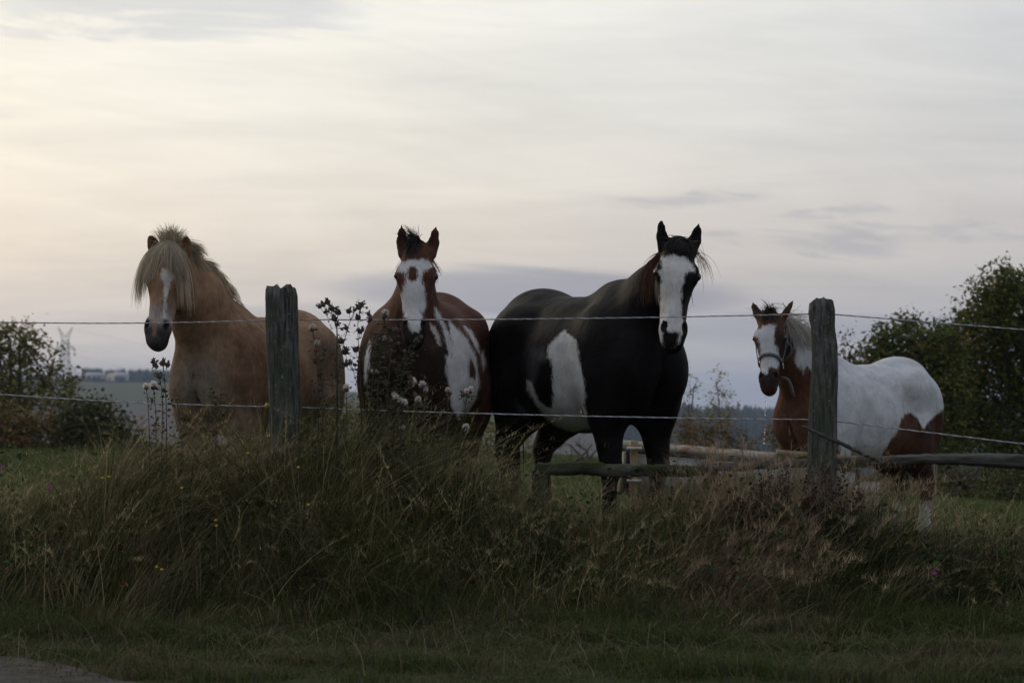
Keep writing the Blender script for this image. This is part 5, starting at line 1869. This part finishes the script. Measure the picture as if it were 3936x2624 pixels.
    # small leafy weeds low in the bank
    n = 10000
    X = RNG.uniform(-3.6, 3.6, n)
    Yv = 10.7 + 1.6 * RNG.beta(1.2, 1.5, n)
    cl = RNG.integers(0, 420, n)
    ox, oy = RNG.uniform(-3.6, 3.6, 420), 10.75 + 1.5 * RNG.beta(1.2, 1.6, 420)
    oh = RNG.uniform(0.06, 0.55, 420)
    X = ox[cl] + RNG.normal(size=n) * 0.06
    Yv = oy[cl] + RNG.normal(size=n) * 0.06
    Z = ground_z(X, Yv) + oh[cl] * RNG.uniform(0.1, 1.0, n)
    c = np.array([0.036, 0.050, 0.014]) * RNG.uniform(0.5, 1.5, (n, 1)) * RNG.uniform(0.7, 1.3, (420, 3))[cl]
    V, f, C = leaves_mesh(np.stack([X, Yv, Z], 1), 0.026, c)
    o = mesh_np('leafy_weeds', V, f, M['grass'], None, False, C)
    tag(o, 'small dark leafy weeds low in the bank', 'weeds', kind='stuff')


def short_grass():
    parts = []
    nc = 4600
    cx = RNG.uniform(-3.4, 3.4, nc)
    cyy = RNG.uniform(8.55, 11.5, nc)
    edge = road_edge(cx)
    off = cyy - edge
    thin = wave2(cx * 3.1, cyy * 4.0, 77)
    keep = ((off > RNG.uniform(-0.08, 0.22, nc)) & (RNG.uniform(0, 1, nc) < np.clip(0.80 + 0.5 * thin, 0.22, 1))) | ((off > -0.7) & (RNG.uniform(0, 1, nc) < 0.32))
    cx, cyy = cx[keep], cyy[keep]
    nc = len(cx)
    per = 30
    idx = np.repeat(np.arange(nc), per)
    n = len(idx)
    X = cx[idx] + RNG.normal(size=n) * 0.05
    Yv = cyy[idx] + RNG.normal(size=n) * 0.05
    g = ground_z(X, Yv)
    lush = wave2(cx * 1.5, cyy * 2.2, 21)
    grow = sstep(9.6, 11.2, cyy)
    hgt = (0.022 + 0.085 * np.clip(lush + 0.25, 0, 1) + 0.13 * grow * (0.6 + 0.6 * np.clip(thin[keep] + 0.4, 0, 1)))[idx] * RNG.uniform(0.4, 1.35, n)
    lean = (RNG.normal(size=(nc, 2)) * 0.35)[idx] + RNG.normal(size=(n, 2)) * 0.45
    bend = RNG.uniform(0, 1.1, n)
    gc = np.array([0.050, 0.076, 0.012])
    dead = np.array([0.115, 0.095, 0.055])
    kk = np.clip(0.34 + 0.34 * wave2(cx * 1.9, cyy * 2.6, 31), 0.04, 0.9)
    col = np.where((RNG.uniform(0, 1, n) < kk[idx])[:, None], dead, gc) * RNG.uniform(0.5, 1.35, (n, 1))
    parts.append(blades(np.stack([X, Yv, g - 0.004], 1), hgt, lean, bend, RNG.uniform(0.0025, 0.0055, n), col * 0.7, 2, col))
    # dead stalks lying on the verge
    n = 3200
    X = RNG.uniform(-3.3, 3.3, n)
    Yv = RNG.uniform(8.7, 11.3, n)
    g = ground_z(X, Yv)
    c = dead * RNG.uniform(0.8, 1.7, (n, 1))
    parts.append(blades(np.stack([X, Yv, g + 0.01], 1), RNG.uniform(0.03, 0.17, n), RNG.normal(size=(n, 2)) * 1.6, RNG.uniform(0.3, 1.2, n), RNG.uniform(0.002, 0.004, n), c, 4))
    add_stuff('verge_grass', 'short green and dead grass on the road verge', 'grass', parts)
    # pasture turf
    n = 95000
    v = RNG.uniform(0, 1, n)
    Yv = 12.5 * (40 / 12.5) ** (v ** 0.9)
    X = RNG.uniform(-0.30, 0.30, n) * Yv
    g = ground_z(X, Yv)
    k = wave2(X * 0.8, Yv * 0.5, 51)
    hgt = (0.045 + 0.03 * np.clip(k, -0.6, 1)) * RNG.uniform(0.5, 1.5, n) * (1 + 0.035 * (Yv - 12.5))
    gc = np.array([0.060, 0.078, 0.015])
    col = np.where((RNG.uniform(0, 1, n) < 0.25)[:, None], np.array([0.085, 0.080, 0.035]), gc) * RNG.uniform(0.55, 1.4, (n, 1))
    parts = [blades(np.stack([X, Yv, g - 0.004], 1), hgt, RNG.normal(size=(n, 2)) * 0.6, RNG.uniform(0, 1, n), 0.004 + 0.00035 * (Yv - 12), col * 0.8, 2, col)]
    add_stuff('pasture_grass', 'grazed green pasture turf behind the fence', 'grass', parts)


tall_grass()
short_grass()


# ------------------------------------------------------------------ thistles, docks, broom, flowers
def ovoid(c, r, h, n=8, spike=0.0, d=(0, 0, 1)):
    th = np.arange(n) / n * 2 * math.pi
    d = nrm(d)
    a = nrm(np.cross(d, [0.3, 1, 0.2]))
    b = np.cross(d, a)
    V = []
    prof = [(-0.5, 0.15), (-0.38, 0.7), (-0.1, 1.0), (0.2, 0.9), (0.42, 0.62), (0.5, 0.3)]
    for z, w in prof:
        jag = 1 + spike * (np.arange(n) % 2)
        V += [c + d * z * h + r * w * q * (math.cos(t) * a + math.sin(t) * b) for t, q in zip(th, jag)]
    f = [(k * n + j, k * n + (j + 1) % n, (k + 1) * n + (j + 1) % n, (k + 1) * n + j) for k in range(len(prof) - 1) for j in range(n)]
    V += [c - d * h * 0.52, c + d * h * 0.52]
    m = len(prof) * n
    f3 = [(m, (j + 1) % n, j) for j in range(n)] + [(m + 1, (len(prof) - 1) * n + j, (len(prof) - 1) * n + (j + 1) % n) for j in range(n)]
    return np.array(V), f3, f


LEAF_MESH = None


def thistle_leaf_mesh():
    """a lobed, spiny leaf, 1 unit long"""
    global LEAF_MESH
    if LEAF_MESH is None:
        out = [(0, 0.03), (0.10, 0.10), (0.18, 0.05), (0.28, 0.17), (0.38, 0.07), (0.50, 0.18), (0.60, 0.06), (0.72, 0.13), (0.82, 0.04), (1.0, 0.0)]
        V = [(x, 0, -0.25 * x * x) for x, w in out] + [(x + 0.03, w, 0.05 - 0.25 * x * x) for x, w in out] + [(x + 0.03, -w, 0.05 - 0.25 * x * x) for x, w in out]
        n = len(out)
        f = [(i, i + 1, n + i + 1, n + i) for i in range(n - 1)] + [(i, 2 * n + i, 2 * n + i + 1, i + 1) for i in range(n - 1)]
        me = bpy.data.meshes.new('thistle_leaf')
        me.from_pydata(V, [], f)
        me.materials.append(M['thistle_leaf'])
        LEAF_MESH = me
    return LEAF_MESH


M['thistle_leaf'] = plain_mat('thistle_leaf', (0.045, 0.060, 0.026), (0.085, 0.075, 0.045), 3, 0.85)
M['thistle_dry'] = plain_mat('dry_thistle_head', (0.058, 0.040, 0.036), (0.085, 0.062, 0.05), 60, 0.9)
M['thistle_stem'] = plain_mat('thistle_stem', (0.045, 0.040, 0.026), (0.070, 0.062, 0.038), 20, 0.9)
M['fluff'] = leaf_mat('thistle_down', 0.4, 0.9, 0.05)


def thistle(label, Y, stems, heads, leaves=14, lsize=0.06, r=0.004, seed=0, bushy=0):
    rg = np.random.default_rng(seed)
    S = [np.array([P(a, b, Y + rg.normal() * 0.01) for a, b in st]) for st in stems]
    base = S[0][0].copy()
    gz = hz(base[0], Y)
    org = np.array([base[0], Y, gz])
    root = empty('thistle', tuple(org))
    tag(root, label, 'thistle', 'thistles along the fence')
    mb = MB()
    dense = []
    for st in S:
        foot = st[0].copy()
        foot[2] = hz(foot[0], Y) - 0.02
        st = np.vstack([foot, st])
        seg = np.concatenate([[0], np.cumsum(np.linalg.norm(np.diff(st, axis=0), axis=1))])
        t = np.linspace(0, seg[-1], 26)
        c = np.stack([np.interp(t, seg, st[:, k]) for k in range(3)], 1)
        c[1:-1] = (c[:-2] + 2 * c[1:-1] + c[2:]) / 4
        mb.tube(c, np.linspace(r * 1.4, r * 0.6, len(c)), 5)
        dense.append(c)
    allp = np.vstack(dense)
    for (hx_, hy_, typ) in heads:
        h = P(hx_, hy_, Y + rg.normal() * 0.03)
        low = allp[(allp[:, 2] < h[2] - 0.03)]
        if len(low) == 0:
            low = allp[:1]
        a = low[np.argmin(np.linalg.norm(low - h, axis=1) + 0.4 * np.abs(low[:, 2] - (h[2] - 0.06)))]
        m = (a + h) / 2 + np.array([(h[0] - a[0]) * 0.2, 0, -0.01])
        mb.tube([a, m, h], [r * 0.7, r * 0.55, r * 0.5], 5)
        d = nrm(h - m + np.array([0, 0, 0.02]))
        sz = rg.uniform(0.6, 1.15)
        hb = MB()
        if typ == 'd':
            hb.raw(*ovoid(h, 0.0115 * sz, 0.030 * sz, 10, 0.5, d))
            # spread dry bracts
            for q in range(7):
                e = nrm(rg.normal(size=3) + d * 0.6)
                b = nrm(np.cross(e, rg.normal(size=3)))
                hb.raw([h + e * 0.008, h + e * 0.018 + b * 0.006, h + e * 0.034 * sz, h + e * 0.018 - b * 0.006], None, [(0, 1, 2, 3)])
            hb.build('dry_head', M['thistle_dry'], root, False, org)
        elif typ == 'g':
            hb.raw(*ovoid(h, 0.010 * sz, 0.026 * sz, 8, 0.4, d))
            hb.build('bud', M['thistle_leaf'], root, False, org)
        else:
            hb.raw(*ovoid(h - d * 0.012, 0.011 * sz, 0.024 * sz, 8, 0.3, d))
            ho = hb.build('seed_head', M['thistle_dry'], root, False, org)
            n = 170
            e = rg.normal(size=(n, 3)) + d * 0.75
            e /= np.linalg.norm(e, axis=1)[:, None]
            ln = (rg.uniform(0.010, 0.021, n) * sz)[:, None]
            b = np.cross(e, rg.normal(size=(n, 3)))
            b /= np.linalg.norm(b, axis=1)[:, None]
            p0 = h + e * 0.003
            V = np.stack([p0 - b * 0.0008, p0 + b * 0.0008, p0 + e * ln + b * 0.0022, p0 + e * ln - b * 0.0022], 1).reshape(-1, 3)
            i = np.arange(n) * 4
            f = np.stack([i, i + 1, i + 2, i + 3], 1)
            C = np.tile(np.array([0.74, 0.69, 0.63]) * rg.uniform(0.8, 1.1), (len(V), 1))
            mesh_np('down', V - org, f, M['fluff'], ho, False, C)
    mb.build('stem', M['thistle_stem'], root, True, org)
    if bushy:
        pick = allp[rg.integers(0, len(allp), bushy)]
        cc = pick + rg.normal(size=(bushy, 3)) * np.array([0.022, 0.02, 0.02])
        pal = np.array([(0.060, 0.072, 0.030), (0.085, 0.078, 0.046), (0.050, 0.060, 0.022), (0.10, 0.085, 0.06), (0.045, 0.034, 0.026)])
        V, f, C = leaves_mesh(cc, 0.020, pal[rg.integers(0, 5, bushy)] * rg.uniform(0.6, 1.3, (bushy, 1)))
        mesh_np('foliage', V - org, f, M['grass'], root, False, C)['kind'] = 'stuff'
    me = thistle_leaf_mesh()
    for k in range(leaves):
        p = allp[rg.integers(0, len(allp))]
        if p[2] < hz(p[0], Y) + 0.10:
            continue
        a = rg.uniform(0, 2 * math.pi)
        sc = lsize * rg.uniform(0.5, 1.2)
        o = bpy.data.objects.new('leaf', me)
        COL.objects.link(o)
        o.parent = root
        o.location = tuple(p - org)
        o.rotation_euler = (rg.normal() * 0.5, -rg.uniform(-0.2, 0.9), a)
        o.scale = (sc, sc, sc)


def build_plants():
    thistle('tall dead thistle with dark dry heads, right of the mossy post', 11.62,
            [[(1292, 1640), (1300, 1440), (1318, 1330), (1342, 1240), (1362, 1196)], [(1296, 1600), (1290, 1400), (1300, 1260), (1262, 1170)], [(1300, 1620), (1296, 1420), (1294, 1230), (1243, 1172)]],
            [(1229, 1178, 'd'), (1243, 1171, 'd'), (1260, 1162, 'd'), (1275, 1185, 'd'), (1292, 1185, 'd'), (1300, 1200, 'd'), (1341, 1196, 'd'), (1363, 1191, 'd'), (1296, 1247, 'd'), (1310, 1310, 'd'), (1285, 1225, 'd'), (1330, 1260, 'd'), (1250, 1200, 'd')], 70, 0.034, 0.0028, 1, 160)
    thistle('tall dead thistle whose dry heads stand nearest the brown-and-white horse', 11.66,
            [[(1392, 1600), (1384, 1430), (1376, 1300), (1374, 1230), (1388, 1174)], [(1388, 1580), (1370, 1460), (1350, 1400)]],
            [(1388, 1171, 'd'), (1380, 1180, 'd'), (1417, 1207, 'd'), (1424, 1225, 'd'), (1376, 1220, 'd'), (1394, 1267, 'd'), (1384, 1275, 'd'), (1332, 1343, 'd'), (1326, 1352, 'd'), (1368, 1343, 'd'), (1345, 1394, 'd'), (1365, 1402, 'd'), (1330, 1400, 'd')], 60, 0.032, 0.0028, 2, 140)
    thistle('green thistle with white seed down against the rump of the chestnut horse', 11.60,
            [[(1225, 1640), (1222, 1450), (1215, 1340), (1203, 1275)], [(1240, 1640), (1238, 1480), (1230, 1400)]],
            [(1200, 1258, 'w'), (1218, 1316, 'w'), (1236, 1380, 'g'), (1250, 1340, 'g')], 60, 0.05, 0.003, 3, 350)
    thistle('bushy grey-green thistle before the shoulder of the brown-and-white horse', 11.55,
            [[(1450, 1700), (1452, 1500), (1462, 1360), (1478, 1220)], [(1480, 1700), (1490, 1500), (1500, 1380), (1512, 1270)], [(1420, 1680), (1424, 1540), (1440, 1400), (1450, 1300)], [(1510, 1700), (1520, 1540), (1530, 1420), (1580, 1330)], [(1540, 1690), (1536, 1560), (1544, 1440), (1560, 1380)]],
            [(1480, 1205, 'w'), (1437, 1426, 'w'), (1502, 1310, 'g'), (1498, 1280, 'd'), (1520, 1268, 'd'), (1530, 1320, 'g'), (1478, 1300, 'w'), (1516, 1392, 'd'), (1600, 1310, 'd'), (1618, 1296, 'g'), (1585, 1466, 'w'), (1578, 1452, 'd'), (1532, 1418, 'd'), (1460, 1340, 'g'), (1445, 1280, 'g'), (1555, 1350, 'g')], 150, 0.060, 0.0034, 4, 1500)
    thistle('thistle with a cluster of white seed heads before the chest of the brown-and-white horse', 11.50,
            [[(1545, 1780), (1540, 1650), (1530, 1570), (1524, 1540)], [(1590, 1780), (1592, 1660), (1600, 1580), (1606, 1548)], [(1620, 1770), (1630, 1640), (1636, 1530)]],
            [(1522, 1526, 'w'), (1514, 1516, 'w'), (1538, 1538, 'w'), (1552, 1548, 'w'), (1608, 1535, 'w'), (1596, 1518, 'd'), (1637, 1497, 'w'), (1624, 1478, 'w'), (1640, 1484, 'd'), (1546, 1644, 'w'), (1620, 1560, 'g')], 30, 0.055, 0.003, 5, 350)
    thistle('thistle with two paired seed heads beside the white flank of the brown-and-white horse', 11.55,
            [[(1715, 1780), (1718, 1640), (1722, 1540)], [(1760, 1780), (1775, 1640), (1795, 1530)]],
            [(1722, 1497, 'w'), (1728, 1512, 'd'), (1809, 1497, 'w'), (1793, 1504, 'w'), (1780, 1516, 'd'), (1791, 1642, 'w')], 16, 0.055, 0.003, 6, 200)
    thistle('lone thistle with two pale seed heads at the chest of the chestnut horse', 11.60,
            [[(575, 1720), (572, 1600), (566, 1520)], [(600, 1720), (600, 1600), (592, 1520)], [(622, 1720), (626, 1560), (618, 1460), (592, 1390)], [(640, 1720), (640, 1560), (628, 1400)]],
            [(562, 1484, 'w'), (590, 1480, 'w'), (590, 1388, 'd'), (596, 1402, 'd'), (626, 1396, 'd'), (645, 1402, 'd'), (612, 1445, 'd'), (630, 1500, 'g'), (585, 1540, 'g')], 40, 0.05, 0.003, 7, 400)
    thistle('dark weed standing before the forelegs of the chestnut horse', 11.65,
            [[(820, 1700), (815, 1560), (812, 1500)], [(830, 1700), (835, 1580), (850, 1520)], [(700, 1720), (690, 1600), (680, 1540)]],
            [(812, 1492, 'g'), (850, 1512, 'g'), (828, 1530, 'g'), (680, 1532, 'g')], 40, 0.05, 0.003, 8, 500)
    thistle('pale seed head low in the grass left of the mossy log rail', 11.5, [[(1330, 1700), (1332, 1600), (1332, 1510)]], [(1332, 1490, 'w'), (1322, 1500, 'g')], 8, 0.05, 0.003, 9)

    # docks with rusty seed spikes
    rg = np.random.default_rng(5)
    rustm = [(0.060, 0.022, 0.014), (0.045, 0.020, 0.014), (0.075, 0.034, 0.018), (0.030, 0.034, 0.014)]
    docks = [(2915, 1835, 11.45, 'left dock plant with rusty seed spikes, under the haltered horse'), (2985, 1795, 11.5, 'tall dock plant with rusty seed spikes left of the crooked post'), (3110, 1800, 11.5, 'dock plant with rusty seed spikes at the foot of the crooked post'),
             (3200, 1815, 11.45, 'dock plant with rusty seed spikes right of the crooked post'), (3265, 1880, 11.4, 'rightmost dock plant with rusty seed spikes, before the pale boards'), (2870, 1900, 11.35, 'short dock plant at the edge of the dry pinkish grass')]
    for px, py, Y, lab in docks:
        top = P(px, py, Y)
        gz = hz(top[0], Y)
        org = np.array([top[0], Y, gz])
        root = empty('dock_plant', tuple(org))
        tag(root, lab, 'dock plant', 'docks along the fence')
        st = MB()
        cs, cc = [], []
        for k in range(7):
            tp = top + np.array([rg.normal() * 0.05, rg.normal() * 0.04, -abs(rg.normal()) * 0.06 * (k > 0)])
            b = org + np.array([rg.normal() * 0.03, rg.normal() * 0.03, -0.02])
            m = (b + tp) / 2 + rg.normal(size=3) * 0.015
            st.tube([b, m, tp], [0.0045, 0.0035, 0.0015], 5)
            n = 90
            t = rg.uniform(0.45, 1.0, n)[:, None]
            c = np.where(t < 0.5, b * (1 - 2 * t) + m * 2 * t, m * (2 - 2 * t) + tp * (2 * t - 1))
            cs.append(c + rg.normal(size=(n, 3)) * 0.016)
            cc.append(np.array(rustm)[rg.integers(0, 4, n)] * rg.uniform(0.6, 1.3, (n, 1)))
        st.build('stem', M['thistle_dry'], root, True, org)
        V, f, C = leaves_mesh(np.vstack(cs), 0.017, np.vstack(cc))
        mesh_np('seed_spike', V - org, f, M['grass'], root, False, C)['kind'] = 'stuff'
        n = 26
        V, f, C = leaves_mesh(org + np.stack([rg.normal(size=n) * 0.07, rg.normal(size=n) * 0.05, rg.uniform(0.05, 0.35, n)], 1), 0.085, np.tile(np.array([0.034, 0.040, 0.014]), (n, 1)) * rg.uniform(0.6, 1.4, (n, 1)))
        mesh_np('foliage', V - org, f, M['grass'], root, False, C)
    # broom: upright dark green switches
    for px, py, Y, n, lab in [(3330, 1850, 11.35, 190, 'dark green broom shrub of thin upright switches before the pale boards'), (3640, 1990, 11.3, 240, 'low dark broom shrub near the right edge of the photograph'), (3850, 1960, 11.4, 240, 'dark broom shrub at the right edge, below the grey rail'),
                              (2420, 1900, 11.5, 120, 'low green broom shrub before the mossy log rail'), (1760, 1690, 11.45, 160, 'upright green broom shrub below the flank of the brown-and-white horse'), (2030, 1830, 11.4, 150, 'green broom shrub at the left end of the mossy log rail')]:
        top = P(px, py, Y)
        gz = hz(top[0], Y)
        org = np.array([top[0], Y, gz])
        h = top[2] - gz
        pos = np.stack([rg.normal(size=n) * 0.07, rg.normal(size=n) * 0.06, np.full(n, -0.01)], 1)
        lean = pos[:, :2] * 2.2 + rg.normal(size=(n, 2)) * 0.10
        col = np.array([0.022, 0.036, 0.014]) * rg.uniform(0.6, 1.5, (n, 1))
        V, q, t, C = blades(pos, h * rg.uniform(0.5, 1.08, n), lean, rg.uniform(0, 0.3, n), rg.uniform(0.003, 0.0055, n), col, 4)
        o = mesh_np('broom_shrub', V, q + [t], M['grass'], None, False, C, tuple(org))
        tag(o, lab, 'shrub', 'broom shrubs on the bank')

    # small flowers
    def flower(name, px, py, Y, col, label, group, r=0.009, stem=True):
        c = P(px, py, Y)
        gz = hz(c[0], Y)
        org = np.array([c[0], Y, gz])
        root = empty(name, tuple(org))
        tag(root, label, 'flower', group)
        mb = MB()
        if c[2] > gz + 0.03:
            mb.tube([org - np.array([0, 0, 0.01]), (org + c) / 2 + np.array([0.006, 0, 0]), c], 0.0016, 4)
            mb.build('stem', M['thistle_stem'], root, True, org)
        m = col
        mb = MB()
        n = 11
        for k in range(n):
            a = k / n * 2 * math.pi
            d = np.array([math.cos(a), 0.55 * math.sin(a) - 0.5, 0.35 + 0.55 * math.sin(a)])
            d = nrm(d)
            sdv = nrm(np.cross(d, [0, -1, 0.3]))
            mb.raw([c, c + d * r * 0.6 + sdv * r * 0.28, c + d * r * 1.15, c + d * r * 0.6 - sdv * r * 0.28], None, [(0, 1, 2, 3)])
        mb.build('petals', m, root, False, org)
        mb = MB()
        mb.raw(*ovoid(c + np.array([0, -0.003, 0.001]), r * 0.4, r * 0.5))
        mb.build('flower_centre', m, root, True, org)
    yel = plain_mat('yellow_petal', (0.42, 0.34, 0.02), (0.38, 0.28, 0.02), 50, 0.7)
    pur = plain_mat('purple_petal', (0.26, 0.05, 0.17), (0.20, 0.04, 0.15), 50, 0.7)
    for px, py, Y, lab in [(394, 1837, 10.95, 'left yellow flower of the pair below the hedge bush, far left of the bank'), (420, 1832, 10.95, 'right yellow flower of the pair below the hedge bush, far left of the bank'), (1147, 1796, 11.0, 'tiny yellow flower just right below the mossy post'),
                           (602, 2178, 10.75, 'left of the two lowest yellow flowers, near the foot of the bank'), (622, 2188, 10.7, 'right of the two lowest yellow flowers, near the foot of the bank'), (830, 1999, 10.95, 'upper of two yellow flowers one above the other in the dry grass'), (832, 2020, 10.9, 'lower of two yellow flowers one above the other in the dry grass'),
                           (1185, 1940, 10.95, 'single yellow flower low in the bank, right of and below the mossy post'), (1490, 1796, 11.0, 'tiny yellow flower below the bushy grey-green thistle'), (952, 1742, 11.1, 'tiny yellow flower below left of the mossy post'), (700, 1875, 10.95, 'single yellow flower in the bank below the chestnut horse')]:
        flower('yellow_flower', px, py, Y, yel, lab, 'yellow flowers in the bank')
    for px, py, Y, lab in [(190, 1872, 11.0, 'small purple flower far left below the hedge'), (3590, 2204, 10.7, 'small purple flower in the dark grass at the right'), (3835, 2580, 9.02, 'purple clover flower in the bottom right corner'), (3895, 2614, 8.95, 'lower purple clover flower in the bottom right corner'), (10, 1795, 11.0, 'small purple flower at the left edge')]:
        flower('purple_flower', px, py, Y, pur, lab, 'purple flowers', 0.014)
    # fallen leaves
    for px, py, Y, c, lab in [(472, 2256, 10.55, (0.34, 0.13, 0.06), 'curled orange dead leaf on the verge grass'), (1988, 2393, 10.2, (0.20, 0.13, 0.085), 'brown dead leaf lying on the verge below the middle'), (3175, 2486, 9.6, (0.13, 0.055, 0.035), 'dark red dead leaf on the verge at the right'), (2350, 2510, 9.5, (0.14, 0.07, 0.045), 'reddish dead leaf on the verge near the bottom')]:
        c0 = P(px, py, Y)
        x, y = c0[0], Y
        z = c0[2]
        n = 9
        t = np.linspace(0, 1, n)
        w = 0.016 * np.sin(t * math.pi) ** 0.8
        L = 0.055
        mid = np.stack([(t - 0.5) * L, 0.012 * np.sin(t * 3), 0.010 * np.sin(t * math.pi) + 0.004], 1)
        V = np.vstack([mid, mid + np.stack([0 * t, -w * 0.6, w * 0.9], 1), mid + np.stack([0 * t, w, w * 0.45], 1)])
        i = np.arange(n - 1)
        f = np.vstack([np.stack([i, i + 1, n + i + 1, n + i], 1), np.stack([i, 2 * n + i, 2 * n + i + 1, i + 1], 1)])
        o = mesh_np('dead_leaf', V, f, plain_mat('dead_leaf', c, tuple(q * 0.6 for q in c), 40, 0.8), None, True, None, (x, y, z))
        o.rotation_euler = (0, 0, random.uniform(-0.5, 0.5))
        tag(o, lab, 'dead leaf', 'dead leaves on the verge')


build_plants()


# ------------------------------------------------------------------ air
def build_haze():
    x, y0, y1, z0, z1 = 2600.0, -60.0, 4700.0, -75.0, 34.0
    V = [(sx * x, yy, zz) for sx in (-1, 1) for yy in (y0, y1) for zz in (z0, z1)]
    f = [(0, 1, 3, 2), (4, 6, 7, 5), (0, 4, 5, 1), (2, 3, 7, 6), (0, 2, 6, 4), (1, 5, 7, 3)]
    me = bpy.data.meshes.new('haze')
    me.from_pydata(V, [], f)
    o = bpy.data.objects.new('haze', me)
    COL.objects.link(o)
    m = bpy.data.materials.new('evening_haze')
    m.use_nodes = True
    t = NT(m.node_tree)
    t.n.clear()
    out = t.add('ShaderNodeOutputMaterial')
    pv = t.add('ShaderNodeVolumePrincipled')
    pv.inputs['Color'].default_value = (0.58, 0.72, 0.96, 1)
    pv.inputs['Density'].default_value = HAZE
    pv.inputs['Anisotropy'].default_value = 0.0
    t.l.new(pv.outputs[0], out.inputs['Volume'])
    me.materials.append(m)
    tag(o, 'thin evening haze over the far fields', 'haze', kind='stuff')


HAZE = 0.00021
build_haze()
